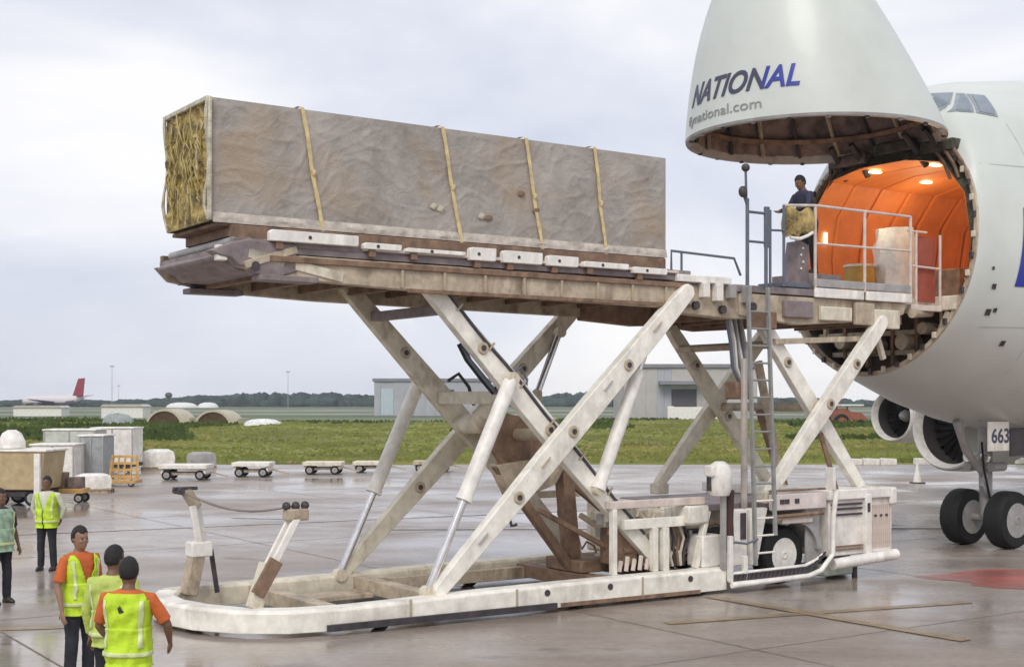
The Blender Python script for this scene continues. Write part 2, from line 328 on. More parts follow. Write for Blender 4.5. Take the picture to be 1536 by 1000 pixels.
MB().tube((11, 0, .4), (11, 0, 2.2), .15).build('gear_leg', GREYL, j); 
# masts and tower
for x, D, hh, lb in ((168, 600, 19, 'leftmost of the thin masts, right of the distant airliner'), (432, 620, 17, 'thin mast rising from the hill between the crate and the two guide posts'), (178, 900, 14, 'faint short mast just right of the leftmost mast')):
    X = (x-768)/2000*D; m = thing('light_mast', lb, 'mast', (X, D, 0), False, group='thin masts on the airfield horizon')
    MB().tube((0, 0, 0), (0, 0, hh), .16, 8, .1).build('pole', GREYL, m); MB().box(-1, 1, -.2, .2, hh, hh+.5).build('lamp_head', GREYL, m)
t = thing('water_tower', 'tiny dark water tower standing on the far horizon', 'tower', ((253-768)/2000*850, 850, 0), False)
MB().tube((0, 0, 0), (0, 0, 6), .6, 8).build('stem', DARK, t); MB().ell((0, 0, 7.6), (2.4, 2.4, 1.9)).build('tank', DARK, t)
WT = mat('tent_white', (.8, .8, .78), .7, bump=0)
for x, w, lb in ((273, 9, 'left of the two white storage domes under the wooded hill'), (312, 6, 'right of the two white storage domes under the wooded hill')):
    o = MB().rings([[(w*f*math.cos(2*math.pi*k/16), w*f*math.sin(2*math.pi*k/16), z) for k in range(16)] for f, z in ((1, 0), (.95, 1.2), (.7, 2.4), (.3, 3)) ]).build('storage_dome', WT); o.location = ((x-768)/2000*760, 760, 1.5); tag(o, lb, 'dome', 'white domes on the far side of the airfield')
# low pale buildings far left
for x0, x1, D, hh, lb in ((20, 92, 215, 1.35, 'long low white shed left of the brown shelters'), (152, 214, 190, 1.6, 'pale low shed directly behind the grey rounded cover')):
    X = (x0-768)/2000*D; w = (x1-x0)/2000*D; b = thing('low_shed', lb, 'shed', (X, D, .9), False)
    MB().box(0, w, 0, 4, 0, hh).build('wall', WT, b); MB().prism([(-.2, hh), (w+.2, hh), (w-.3, hh+.35), (.3, hh+.35)], -.2, 4.2).build('roof', WALL, b)
# arched shelters
SHB = mat('shelter_brown', (.10, .06, .03), .8, var=.3, scale=1.5); SHC = mat('shelter_rim', (.55, .5, .38), .7)
def arch(x, D, r, hh, front, lb, z=.75):
    a = thing('arched_shelter', lb, 'shelter', ((x-768)/2000*D, D, z), False, R(-4), group='arched shelters in the grass')
    def ring(y, f): return [(r*f*math.cos(math.pi*k/14), y, hh*f*math.sin(math.pi*k/14)) for k in range(15)]
    MB().rings([ring(.12, .9), ring(.12, .02)], cap=False, closed=False).build('end_wall', front, a)
    m = MB(); m.rings([ring(0, .88), ring(0, 1), ring(4.5, 1), ring(4.5, .88)], cap=False, closed=False); m.build('roof_shell', SHC, a)
    m = MB(); m.box(r*.9, r*1.35, -.1, 3.9, -.6, hh*.5); m.build('side_wall', SHC, a)
    return a
arch(246, 128, 1.85, 1.75, SHB, 'left brown arched shelter with pale rim in the grass')
arch(319, 128, 1.85, 1.65, SHB, 'right brown arched shelter with pale rim in the grass')
c = thing('covered_load', 'grey rounded tarpaulin cover left of the brown shelters', 'cover', ((178-768)/2000*118, 118, .6), False)
MB().rings([[(1.5*f*math.cos(2*math.pi*k/18)*(1+.05*math.sin(5*k)), .9*f*math.sin(2*math.pi*k/18), zz*(1+.06*math.sin(3*k))) for k in range(18)] for f, zz in ((1, -.3), (.97, .5), (.85, 1.1), (.6, 1.4), (.2, 1.5))]).build('tarpaulin', mat('grey_tarp', (.33, .37, .36), .6, var=.15), c)
MB().box(-1.45, 1.45, -.8, .8, -.6, -.25).build('pallet', TANS, c)
o = MB().rings([[(1.7*f*math.cos(2*math.pi*k/18)*(1+.1*math.sin(4*k)), 1.2*f*math.sin(2*math.pi*k/18), zz) for k in range(18)] for f, zz in ((1, 0), (.9, .35), (.6, .55), (.2, .62))]).build('white_tarpaulin', WT); o.location = ((395-768)/2000*120, 120, 1.35); tag(o, 'white tarpaulin lying in the grass right of the shelters', 'tarpaulin')

# ------------------------------------------------------------------ ground equipment at left
def wheel(parent, c, r, w, name='wheel', rim=GREYL, ax=(0, 1, 0)):
    """tyre with rim as sub-parts' parent"""
    ax = Vector(ax); c = Vector(c)
    t = MB().lathe(c-ax*w/2, ax, [(0, r*.62), (0, r*.9), (w*.12, r*.98), (w*.3, r), (w*.7, r), (w*.88, r*.98), (w, r*.9), (w, r*.62)], 28).build(name, BLACK, parent)
    m = MB().lathe(c-ax*(w/2+.004), ax, [(.0, r*.60), (.03, r*.50), (.05, r*.34), (.045, r*.18), (-.01, r*.15), (-.02, r*.1), (w*.5, r*.08), (w+.02, r*.1), (w-.04, r*.34), (w-.02, r*.5), (w+.008, r*.6)], 24)
    m.build('rim', rim, t); return t
def dolly(x, y, w, lb, m=WHITE, hh=.62, rot=0):
    d = thing('baggage_dolly', lb, 'dolly', (x, y, 0), False, rot, 'flat cargo dollies along the grass edge')
    MB().box(-w/2, w/2, -.7, .7, hh-.16, hh).build('platform', m, d, .015)
    MB().box(-w/2+.1, w/2-.1, -.5, .5, .2, .3).build('chassis', TANS, d)
    for sx in (-1, 1):
        MB().box(sx*(w/2-.12)-.05, sx*(w/2-.12)+.05, -.6, .6, .26, hh-.15).build('end_post', m, d)
        for sy in (-1, 1): wheel(d, (sx*(w/2-.3), sy*.55, .2), .2, .12)
    MB().beam((w/2, 0, .3), (w/2+.7, 0, .12), .06).build('drawbar', TANS, d)
dolly(-13.3, 54.5, 1.95, 'flat white dolly with open frame, nearest right of the yellow rack')
dolly(-10.95, 56.5, 1.6, 'flat pale dolly with dark wheels, second right of the yellow rack', CREAM)
dolly(-8.25, 58.5, 1.7, 'low tan dolly just left of the scissor loader legs', CREAM2, .55)
dolly(-6.3, 60, 1.6, 'low pale dolly partly behind the near white cylinder', CREAM2, .5)
dolly(-3.6, 60.5, 1.7, 'low brown dolly seen between the crossed loader arms', TANS, .5)
dolly(-17.2, 53.5, 2.2, 'low white dolly lying in front of the white containers', WHITE, .45, R(-14))
YEL = mat('faded_yellow_steel', (.62, .38, .13), .5, var=.2)
r = thing('upright_rack', 'yellow wheeled rack with slatted back standing on the apron', 'rack', (-14.6, 50.2, 0), False, R(-6))
for x in (-.52, .52): MB().beam((x*1.05, -.05, .15), (x*.9, .1, 1.15), .09).build('post', YEL, r)
for k in range(4): MB().beam((-.5, .02+.03*k, .35+.25*k), (.5, .02+.03*k, .35+.25*k), .06, .09).build('slat', YEL, r)
for k in range(3): MB().beam((-.25+.25*k, .0, .2), (-.25+.25*k, .1, 1.1), .05).build('upright_bar', YEL, r)
MB().box(-.6, .6, -.5, .3, .12, .24).build('base', YEL, r, .01)
for sx in (-1, 1): wheel(r, (sx*.45, -.45, .13), .13, .08)
def container(x, y, w, d_, z0, z1, m, lb, rot=0, mark=False):
    c = thing('cargo_container', lb, 'container', (x, y, 0), False, rot)
    MB().box(-w/2, w/2, 0, d_, z0, z1).build('body', m, c, .03)
    MB().box(-w/2-.04, w/2+.04, -.04, d_+.04, z1, z1+.07).build('lid', WHITE, c, .02)
    for k in range(3): MB().box(-w/2+w*(.02+.48*k)-.03, -w/2+w*(.02+.48*k)+.03, -.03, -.002, z0, z1).build('corner_post', GREYL, c)
    MB().box(-w/2, w/2, 0, d_, z0-.16, z0-.02).build('base', DARK, c, .02)
    if mark: MB().prism([(.12, z0+.5), (.3, z0+.5), (.32, z0+.9), (.2, z0+1.1), (.1, z0+.85)], -.03, -.01).build('mark', DARK, c)
    for sx in (-1, 1):
        wheel(c, (sx*(w/2-.25), .15, .16), .16, .1)
    return c
container(-16.9, 49, 1.6, 1.5, .35, 1.55, WHITE, 'white cargo container with dark mark, front one of the group', R(4), True)
container(-15.95, 50.5, .95, 1.2, .3, 1.85, mat('grey_panel', (.35, .37, .38), .5, var=.15), 'grey container standing right of the white containers', R(-3))
container(-18.6, 56, 2.2, 1.6, .4, 1.95, mat('pale_green_panel', (.55, .58, .5), .5), 'pale greenish container at the back left of the group')
container(-18.0, 60, 1.9, 1.6, .4, 1.95, WHITE, 'white container at the back of the group behind the grey one')
k = thing('tow_cart', 'beige box cart with white side post at the left picture edge', 'cart', (-14.85, 40.2, 0), False, R(-4))
MB().prism([(-1.0, .5), (.62, .5), (.78, 1.65), (-1.0, 1.65)], 0, 1.6).build('body', mat('beige_panel', (.50, .39, .22), .55, var=.12, dirt=.5, dcol=(.3, .2, .1)), k, .03)
MB().box(-1.05, .84, -.05, 1.65, 1.65, 1.72).build('lid', CREAM, k, .02)
MB().box(.5, .68, -.14, -.01, .05, 1.6).build('side_post', WHITE, k, .01)
MB().box(-1, .6, .1, 1.5, .28, .46).build('chassis', DARK, k, .02)
MB().rings([[(-.6+.4*f*math.cos(2*math.pi*q/12), .8+.4*f*math.sin(2*math.pi*q/12), zz) for q in range(12)] for f, zz in ((1, 1.74), (1, 1.95), (.7, 2.2), (.3, 2.3))]).build('hood', WHITE, k)
for sx in (-.65, .35):
    for sy in (.15, 1.4): wheel(k, (sx, sy, .25), .25, .16)
k = thing('equipment_trolley', 'brown and yellow trolley of small gear behind the standing man in yellow vest', 'trolley', (-14.0, 41.6, 0), False)
MB().box(-.6, .6, 0, .8, .3, .45).build('tray', YEL, k, .01); MB().box(-.45, .0, .1, .6, .45, .95).build('case', BROWN, k, .02); MB().box(.1, .5, .1, .6, .45, .8).build('case', INSUL, k, .02)
for sx in (-.45, .45):
    for sy in (.1, .7): wheel(k, (sx, sy, .15), .15, .1)
def pallet(x, y, w, hh, m, lb, load=None, rot=0):
    p = thing('loaded_pallet', lb, 'pallet', (x, y, 0), False, R(rot))
    for k_ in range(3): MB().box(-w/2, w/2, -.45+.4*k_, -.35+.4*k_, 0, .12).build('runner', TANS, p)
    MB().box(-w/2, w/2, -.5, .5, .12, .17).build('deck_board', TANS, p)
    MB().rings([[(w*.47*f*math.cos(2*math.pi*q/16)*(1+.12*math.sin(3*q)), .44*f*math.sin(2*math.pi*q/16), z) for q in range(16)] for f, z in ((1, .17), (1.04, .17+hh*.5), (.95, .17+hh*.85), (.6, .17+hh))]).build('load', m, p)
pallet(-14.6, 46.5, 1.3, .5, WHITE, 'low white wrapped pallet load in front of the yellow rack', rot=8)
pallet(-19.6, 63, 2.2, 1.1, CREAM2, 'tan wrapped load at the far left behind the pale green container', rot=-5)
pallet(-16.4, 62, 1.5, .8, WHITE, 'white wrapped load just right of the rearmost white container', rot=4)
pallet(-14.9, 64, 1.4, .6, GREYL, 'grey low load between the containers and the first dolly', rot=12)
pallet(-17.3, 45.2, 1.0, .45, GREYL, 'small grey load between the beige cart and front white container', rot=-14)
# orange tractor behind the bridge scissor
k = thing('orange_tractor', 'orange tractor with white cab roof on the grass beyond the bridge legs', 'tractor', ((1270-768)/2000*120, 120, .6), False, R(8))
OR = mat('tractor_orange', (.34, .12, .07), .6)
MB().prism([(-1.3, .5), (1.5, .5), (1.7, 1.1), (1.2, 1.6), (.2, 1.7), (-.2, 2.0), (-1.3, 2.0)], -.6, .6).build('body', OR, k, .04)
MB().box(-1.3, 1.3, -.8, .8, 2.2, 2.35).build('cab_roof', WHITE, k, .03)
for x in (-1.2, -.2): MB().box(x-.05, x+.05, -.7, -.6, 1.9, 2.2).build('cab_post', DARK, k)
for x, rr in ((-.8, .75), (1.0, .5)):
    for sy in (-.8, .8): wheel(k, (x, sy, rr), rr, .3, rim=OR)
k = thing('marker_cone', 'small white traffic cone on the apron left of the nose gear', 'cone', ((1376-768)/2000*52, 52, 0), False)
MB().lathe((0, 0, .03), (0, 0, 1), [(0, .17), (.5, .07), (.72, .03)], 14).build('cone_body', WHITE, k); MB().box(-.24, .24, -.24, .24, 0, .04).build('base', DARK, k)

# ================================================================== AIRCRAFT
VC = 1.8; RU = 11.6
A = thing('cargo_jet', 'white four-engine cargo jet with its nose raised open and orange hold', 'airplane', (15, VC, 0))
STN = [(11.6, 2.38, 6.1, 8.6, 3.67, 2.3), (11.7, 2.42, 6.1, 9.2, 3.62, 2.1), (11.85, 2.46, 6.1, 9.5, 3.56, 2.0), (12.3, 2.55, 6.08, 9.72, 3.4, 1.95), (12.9, 2.70, 6.0, 9.85, 3.18, 1.9), (13.4, 2.82, 5.95, 9.95, 3.0, 1.85), (14.5, 3.02, 5.85, 10.1, 2.7, 1.8), (16, 3.2, 5.8, 10.3, 2.45, 1.78), (20, 3.25, 5.7, 10.4, 2.25, 1.75), (46, 3.25, 5.7, 10.4, 2.25, 1.75), (62, 1.6, 7.5, 9.8, 5.4, 1.9), (68, .3, 8.6, 9.0, 8.2, 2)]
def slant(u, z): return .15*(z-6.1)*max(0, min(1, (17-u)/5.4))      # the nose cut leans back towards the crown
def sec(u):
    for a, b in zip(STN, STN[1:]):
        if u <= b[0]:
            f = max(0, (u-a[0])/(b[0]-a[0])); return [a[i]+(b[i]-a[i])*f for i in range(1, 6)]
    return STN[-1][1:]
def fpt(u, ph, off=0):
    w, zc, zt, zb, e = sec(u); c, s = math.cos(ph), math.sin(ph); ex = e if s > 0 else 2.0
    cc = math.copysign(abs(c)**(2/ex), c); ss = math.copysign(abs(s)**(2/ex), s)
    z = zc+((zt-zc+off) if s > 0 else (zc-zb+off))*ss
    return (u+slant(u, z), VC+(w+off)*cc, z)
def fz(u, z, off=0):     # point on the near flank at height z
    u0 = u
    for _ in range(8): u0 = u-slant(u0, z)
    w, zc, zt, zb, e = sec(u0)
    if z > zc: y = max(0, 1-abs((z-zc)/(zt-zc))**e)**(1/e)
    else: y = max(0, 1-abs((z-zc)/(zc-zb))**2)**.5
    p = Vector((u, VC-w*y, z))
    # outward normal estimate
    n = Vector((0, -y/w*2, (z-zc)/((zt-zc if z > zc else zc-zb)**2)*2)).normalized()
    return p+n*off
NP = 72
us = [11.6, 11.65, 11.7, 11.78, 11.85, 12.05, 12.3, 12.6, 13, 13.4, 13.9, 14.5, 15.2, 16, 18, 20, 28, 36, 46, 52, 57, 62, 66, 68]
fu = MB().rings([[fpt(u, 2*math.pi*k/NP) for k in range(NP)] for u in us], cap=False)
FUS = fu.build('fuselage', PLANE, A)
MB().prism([(54, 9.6), (60, 9.4), (67, 19.4), (71, 19.4), (66.5, 9.2)], VC-.25, VC+.25).build('tail_fin', PLANE, A)
# ring frame with latches
def ringpts(u, k, n=72): return [(u+slant(11.6, p[2]), VC+(p[1]-VC)*k, 6.1+(p[2]-6.1)*k) for p in (fpt(11.6, 2*math.pi*q/n) for q in range(n))]
RNG = MB().rings([ringpts(11.6, 1.0), ringpts(11.55, .995), ringpts(11.55, .965), ringpts(11.72, .96), ringpts(11.72, .999)], cap=False).build('nose_ring_frame', TANS, A)
lm = MB().box(-.06, .06, -.05, .05, -.07, .07)
for k in range(44):
    p = fpt(11.6, 2*math.pi*(k+.5)/44); c = Vector((11.52+slant(11.6, p[2]), VC+(p[1]-VC)*.975, 6.1+(p[2]-6.1)*.965))
    if c.z > 8.3: continue
    b = MB().box(c.x-.03, c.x+.03, c.y-.04, c.y+.04, c.z-.06, c.z+.06).build('latch', CREAM2 if k % 2 else DARK, RNG, .01)
# cargo hold: liner, floor, bulkhead
def hold(u, k=1):
    pr = [(-2.0*k, 5.22), (-2.1*k, 6.3), (-1.95*k, 7.2), (-1.45*k, 7.85), (-.6*k, 8.02), (.6*k, 8.02), (1.45*k, 7.85), (1.95*k, 7.2), (2.1*k, 6.3), (2.0*k, 5.22)]
    return [(u, VC+a, z) for a, z in pr]
HU = [11.75]+[12.6+.9*i for i in range(12)]
for i in range(len(HU)-1):        # liner panels, one bay at a time
    a, b = hold(HU[i], 1+.012*min(i, 4)), hold(HU[i+1]-.015, 1+.012*min(i+1, 4))
    for q, nm in ((range(0, 3), 'side_liner'), (range(2, 7), 'ceiling_liner'), (range(6, 9), 'side_liner')):
        q = list(q) if nm == 'side_liner' else list(q)
        if nm == 'ceiling_liner': q = q[1:-1] if False else q
    m = MB(); m.rings([a[:4], b[:4]], cap=False, closed=False); m.build('side_liner', ORANGEW, A)
    m = MB(); m.rings([a[3:7], b[3:7]], cap=False, closed=False); m.build('ceiling_liner', ORANGE, A)
    m = MB(); m.rings([a[6:], b[6:]], cap=False, closed=False); m.build('side_liner', ORANGEW, A)
    m = MB(); m.rings([[(x, VC+(y-VC)*1.02, 6.1+(z-6.1)*1.01) for x, y, z in hold(HU[i+1]-.05)], [(x, VC+(y-VC)*1.0, 6.1+(z-6.1)*.993) for x, y, z in hold(HU[i+1]-.045)], [(x, VC+(y-VC)*1.0, 6.1+(z-6.1)*.993) for x, y, z in hold(HU[i+1]+.03)]], cap=False, closed=False); m.build('hold_frame', ORANGE, A)
MB().box(11.55, 23, VC-2.15, VC+2.15, 5.08, 5.2).build('hold_floor', TANS, A)
MB().prism([(y, z) for _, y, z in hold(22.5, 1.1)], 22.5, 22.6, 'x').build('hold_bulkhead', ORANGEW, A)
# annulus between ring and hold mouth: insulation above, structure below
top = [fpt(11.72, math.pi*k/24) for k in range(25)]
def annulus(u, inner, outer): return MB().rings([inner, outer], cap=False, closed=False)
inn = hold(11.78); inn2 = []
for k in range(25):
    a = math.pi*k/24; best = None
    # intersect ray from the centre with hold profile
    dx, dz = math.cos(a), math.sin(a); o_ = (0, 6.1)
    pr = [(p[1]-VC, p[2]) for p in inn][::-1]
    for (x1, z1), (x2, z2) in zip(pr, pr[1:]):
        den = dx*(z2-z1)-dz*(x2-x1)
        if abs(den) < 1e-9: continue
        t = ((x1)*(z2-z1)-(z1-6.1)*(x2-x1))/den; s_ = (x1*dz-(z1-6.1)*dx)/den
        if t > 0 and -.001 <= s_ <= 1.001: best = t
    t = best or 2.0; inn2.append((11.78, VC+dx*t, 6.1+dz*t))
oo = [(11.70+slant(11.6, p[2]), VC+(p[1]-VC)*.955, 6.1+(p[2]-6.1)*.955) for p in (fpt(11.6, math.pi*k/24) for k in range(25))]
MB().rings([inn2, oo], cap=False, closed=False).build('upper_bulkhead', OLIVE, A)
lo = [q for q in ((11.95, VC+(p[1]-VC)*.96, 6.1+(p[2]-6.1)*.96) for p in (fpt(11.6, math.pi+math.pi*k/48) for k in range(49))) if q[2] < 5.12]
MB().add(lo, [tuple(range(len(lo)))]).build('lower_bulkhead', mat('lower_bay_brown', (.11, .07, .045), .7, var=.4, scale=3, bump=.8), A)
MB().box(11.5, 11.62, VC-2.05, VC+2.05, 4.92, 5.2).build('sill_beam', CREAM2, A, .02)
for y in (-1.5, -.9, -.3, .35, .95, 1.5):
    hh = 6.1-2.3*math.sqrt(max(0, 1-(y/2.25)**2)); MB().beam((11.7, VC+y, hh+.05), (11.7, VC+y, 4.95), .07, .1).build('bay_strut', TANS if abs(y) > 1 else BROWN, A)
for z in (4.55, 4.15): 
    hw = 2.2*math.sqrt(max(0, 1-((6.1-z)/2.43)**2)); MB().beam((11.74, VC-hw, z), (11.74, VC+hw, z), .1, .1).build('bay_beam', TANS, A)
MB().beam((11.6, VC-1.75, 4.9), (11.65, VC-1.25, 4.05), .12).build('bay_strut', CREAM2, A)
for y, z0, rr in ((-.7, 4.35, .16), (.2, 4.3, .2), (.9, 4.4, .14), (-1.2, 4.6, .12)): MB().tube((11.45, VC+y, z0), (11.9, VC+y, z0), rr).build('pressure_canister', TANS, A)
# hinge gear under the crown
for y in (-1.35, -.8, .7, 1.3):
    MB().path([(12.1, VC+y, 7.9), (11.85, VC+y*.95, 8.2), (11.5, VC+y*.9, 8.5)], [.07, .09, .06], 10).build('hinge_arm', DARK, A)
for y0, y1, z in ((-1.7, -.9, 8.3), (-.7, .3, 8.45), (.5, 1.5, 8.35)): MB().box(11.75, 12.1, VC+y0, VC+y1, z-.23, z).build('actuator_box', OLIVE if y0 < 0 else INSUL, A, .03)
for y in (-2.0, -1.8, -1.6): MB().path([(11.8, VC+y, 7.5), (11.76, VC+y+.1, 7.8), (11.8, VC+y+.3, 8.05), (11.9, VC+y+.5, 8.25)], .035, 8).build('hose', BROWN, A)
# lamps in the hold
def hold_lamp(u, v, z, e, sx=.13):
    p = MB().box(u-sx, u+sx, v-.07, v+.07, z-.035, z).build('hold_lamp', LAMP, A, .01)
    if e:
        l = bpy.data.lights.new('hold_light', 'POINT'); l.energy = e; l.color = (1, .74, .45); l.shadow_soft_size = .3
        q = bpy.data.objects.new('hold_light', l); COL.objects.link(q); q.location = LW(u, v, z-.8)
for u, v, z, e in ((12.15, 2.35, 7.99, 20), (12.5, 1.1, 7.99, 20), (14.1, 2.6, 7.99, 32), (16.6, 1.3, 7.99, 32), (19.5, 2.5, 7.99, 32)): hold_lamp(u, v, z, e)
MB().box(11.95, 12.2, VC-2.06, VC-2.0, 6.0, 6.4).build('hold_lamp', LAMP, A, .01)
MB().box(12.2, 12.27, VC+1.98, VC+2.04, 6.62, 6.86).build('hold_lamp', LAMP, A, .01)
# cockpit windows, set slightly proud of the skin
def skin_patch(name, quad, m, off, n=6, parent=A, thick=.012):
    """quad: four (u,z) corners"""
    a, b, c_, d_ = [Vector(q) for q in quad]; rows = []
    for j in range(n+1):
        r = []
        for i in range(n+1):
            s, t = i/n, j/n; p = (a*(1-s)+b*s)*(1-t)+(d_*(1-s)+c_*s)*t; r.append(fz(p.x, p.y, off))
        rows.append(r)
    return MB().rings(rows, cap=False, closed=False).build(name, m, parent)
WFR = mat('window_surround', (.30, .33, .36), .4, bump=0)
w1 = skin_patch('cockpit_window', [(12.35, 9.42), (12.72, 9.42), (12.12, 8.93), (11.95, 8.95)], WFR, .012)
w2 = skin_patch('cockpit_window', [(12.74, 9.40), (12.94, 9.41), (12.60, 8.90), (12.16, 8.90)], WFR, .012)
w3 = skin_patch('cockpit_window', [(12.98, 9.41), (13.38, 9.40), (13.12, 8.84), (12.64, 8.89)], WFR, .012)
skin_patch('pane', [(12.40, 9.39), (12.66, 9.39), (12.10, 8.96), (11.99, 8.975)], GLASS, .02, parent=w1)
skin_patch('pane', [(12.76, 9.35), (12.89, 9.36), (12.55, 8.93), (12.26, 8.93)], GLASS, .02, parent=w2)
skin_patch('pane', [(13.03, 9.36), (13.33, 9.35), (13.07, 8.88), (12.73, 8.92)], GLASS, .02, parent=w3)
skin_patch('blue_tail_of_lettering', [(12.75, 6.9), (13.6, 7.1), (13.6, 5.36), (12.49, 5.37)], NAVY, .01, 10)
for u, z, s_ in ((12.03, 5.36, .05), (12.06, 4.88, .06), (12.2, 4.92, .04), (12.67, 4.3, .05), (11.95, 5.7, .03)):
    skin_patch('drain_port', [(u-s_, z+s_), (u+s_, z+s_), (u+s_, z-s_), (u-s_, z-s_)], DARK, .014, 2)
SEAM = mat('skin_joint', (.47, .50, .47), .35, bump=0, var=.05)
for u in (13.2, 15.4): skin_patch('skin_joint', [(u-.008, 8.7), (u+.008, 8.7), (u+.008, 3.4), (u-.008, 3.4)], SEAM, .004, 16)
for z in (7.75, 4.6): skin_patch('skin_joint', [(12.0, z+.008), (20, z+.008), (20, z-.008), (12.0, z-.008)], SEAM, .004, 24)
# engines on the far wing
def engine(u, v, z, r, lb):
    e = MB(); n = 40
    prof = [(.35, r*.88), (.1, r*.92), (0, r*.965), (.03, r*1.0), (.15, r*1.03), (.15, r*1.0)]
    lip = MB().rings([circ(u+d, v, z, q, n) for d, q in prof], cap=False)
    eo = MB().rings([circ(u+d, v, z, q, n) for d, q in ((.15, r*1.04), (1.0, r*1.08), (2.5, r*1.02), (3.6, r*.8), (5.5, r*.5))], cap=False).build('engine', PLANE, A)
    lip.build('intake_lip', mat('dull_lip', (.66, .64, .60), .4), eo)
    MB().rings([circ(u+.35, v, z, r*.88, n), circ(u+.9, v, z, r*.88, n), circ(u+1.2, v, z, r*.88, n)], cap=False).build('intake_duct', mat('dark_intake', (.05, .045, .045), .5), eo)
    MB().rings([circ(u+1.18, v, z, r*.86, n), circ(u+1.2, v, z, .1, n)]).build('fan_back', DARK, eo)
    MB().lathe((u+.6, v, z), (1, 0, 0), [(0, .03), (.2, .2), (.5, .3)], 16).build('spinner', GREYL, eo)
    bl = None
    for k in range(22):
        t = 2*math.pi*k/22; ca, sa = math.cos(t), math.sin(t); ta = Vector((0, -sa, ca)); ra = Vector((0, ca, sa)); c0 = Vector((u+1.0, v, z))
        q = [c0+ra*.28+ta*-.04+Vector((-.06, 0, 0)), c0+ra*.28+ta*.05+Vector((.06, 0, 0)), c0+ra*r*.84+ta*.14+Vector((.04, 0, 0)), c0+ra*r*.84-ta*.08+Vector((-.1, 0, 0))]
        MB().add(q+[x+Vector((.015, 0, 0)) for x in q], [(0, 1, 2, 3), (7, 6, 5, 4), (0, 4, 5, 1), (1, 5, 6, 2), (2, 6, 7, 3), (3, 7, 4, 0)]).build('fan_blade', mat('fan_metal', (.022, .02, .02), .5, .4), eo)
    MB().prism([(u+1.5, z+r*.95), (u+7, z+r*.95+.4), (u+7, z+r*.95+1.4), (u+4, z+r*.95+1.2)], v-.15, v+.15).build('pylon', PLANE, A)
engine(26.6, 11.75, 2.3, 1.36, 'inner'); engine(37, 22.7, 2.55, 1.12, 'outer')
for sg in (-1, 1):
    p = [(26, 3.0, 3.4), (58, 30, 5.6), (61, 30, 5.6), (41, 3.0, 3.4)]
    MB().add([(a, VC+sg*b, c) for a, b, c in p]+[(a, VC+sg*b, c+(.9 if b < 5 else .2)) for a, b, c in p], [(0, 1, 2, 3), (7, 6, 5, 4), (0, 4, 5, 1), (1, 5, 6, 2), (2, 6, 7, 3), (3, 7, 4, 0)]).build('wing', PLANE, A) if sg == 1 else None
# nose gear
GU = 15.1
NG = MB().tube((GU, VC, .65), (GU-.02, VC, 3.0), .13, 16, .17).build('nose_gear_strut', GREYL, A)
MB().tube((GU, VC-.62, .62), (GU, VC+.62, .62), .08).build('axle', GREYL, NG)
MB().path([(GU, VC, 1.5), (GU-.8, VC-.1, 2.1), (GU-1.2, VC-.15, 2.75)], [.07, .09, .09], 12).build('drag_brace', GREYL, NG)
MB().path([(GU+.02, VC-.1, 1.0), (GU-.34, VC-.16, 1.35), (GU-.05, VC-.1, 1.7)], .06, 10).build('torque_link', GREYL, NG)
MB().path([(GU-.1, VC-.2, 1.0), (GU-.5, VC-.32, 1.7), (GU-.55, VC-.3, 2.3)], .025, 8).build('hose', BLACK, NG)
for s_ in (-.3, .3): MB().tube((GU-.25, VC+s_, 1.75), (GU+.2, VC+s_, 1.75), .1).build('steering_actuator', GREYL, NG)
for y, z in ((-.22, 1.95), (.22, 1.95)): MB().lathe((GU-.28, VC+y, z), (-1, 0, 0), [(0, .11), (.05, .13), (.08, .1)], 14).build('taxi_lamp', CHROME, NG)
for dy in (-.56, .56): wheel(A, (GU, VC+dy, .62), .62, .46, 'nose_wheel', GREYL)
MB().box(GU-.9, GU+.9, VC-.52, VC+.52, 2.75, 3.0).build('gear_bay', BROWN, A)
gd = MB().box(14.02, 14.72, VC-.86, VC-.82, 2.12, 2.74).build('gear_door', CREAM, A, .01)
MB().box(GU+.3, GU+1.3, VC+.78, VC+.82, 2.0, 2.6).build('gear_door', PLANE, A, .01)
MB().box(14.8, 16.6, VC-.84, VC-.8, 2.0, 2.6).build('gear_door', DARK, A, .01)

def text_mesh(body, size, shear=0, font_bold=True, extr=.004):
    cu = bpy.data.curves.new('lettering', 'FONT'); cu.body = body; cu.size = size; cu.shear = shear; cu.extrude = extr; cu.resolution_u = 4
    if font_bold: cu.offset = size*.022
    cu.align_x = 'CENTER'; ob = bpy.data.objects.new('lettering', cu); COL.objects.link(ob)
    bpy.context.view_layer.update(); dg = bpy.context.evaluated_depsgraph_get(); me = bpy.data.meshes.new_from_object(ob.evaluated_get(dg))
    bpy.data.objects.remove(ob); bm = bmesh.new(); bm.from_mesh(me)
    xs = [v.co.x for v in bm.verts]; x0, x1 = min(xs), max(xs); n = int((x1-x0)/.12)+1
    for i in range(1, n):
        bmesh.ops.bisect_plane(bm, geom=bm.verts[:]+bm.edges[:]+bm.faces[:], plane_co=(x0+(x1-x0)*i/n, 0, 0), plane_no=(1, 0, 0))
    bmesh.ops.triangulate(bm, faces=bm.faces[:])
    vs = [tuple(v.co) for v in bm.verts]; bm.verts.index_update(); fs = [tuple(v.index for v in f.verts) for f in bm.faces]; bm.free(); return vs, fs
vs, fs = text_mesh('663', .42, 0)
m = MB(); m.add([(14.42+x, VC-.861-z, 2.3+y) for x, y, z in vs], fs); m.build('door_number', TEXTD, gd)

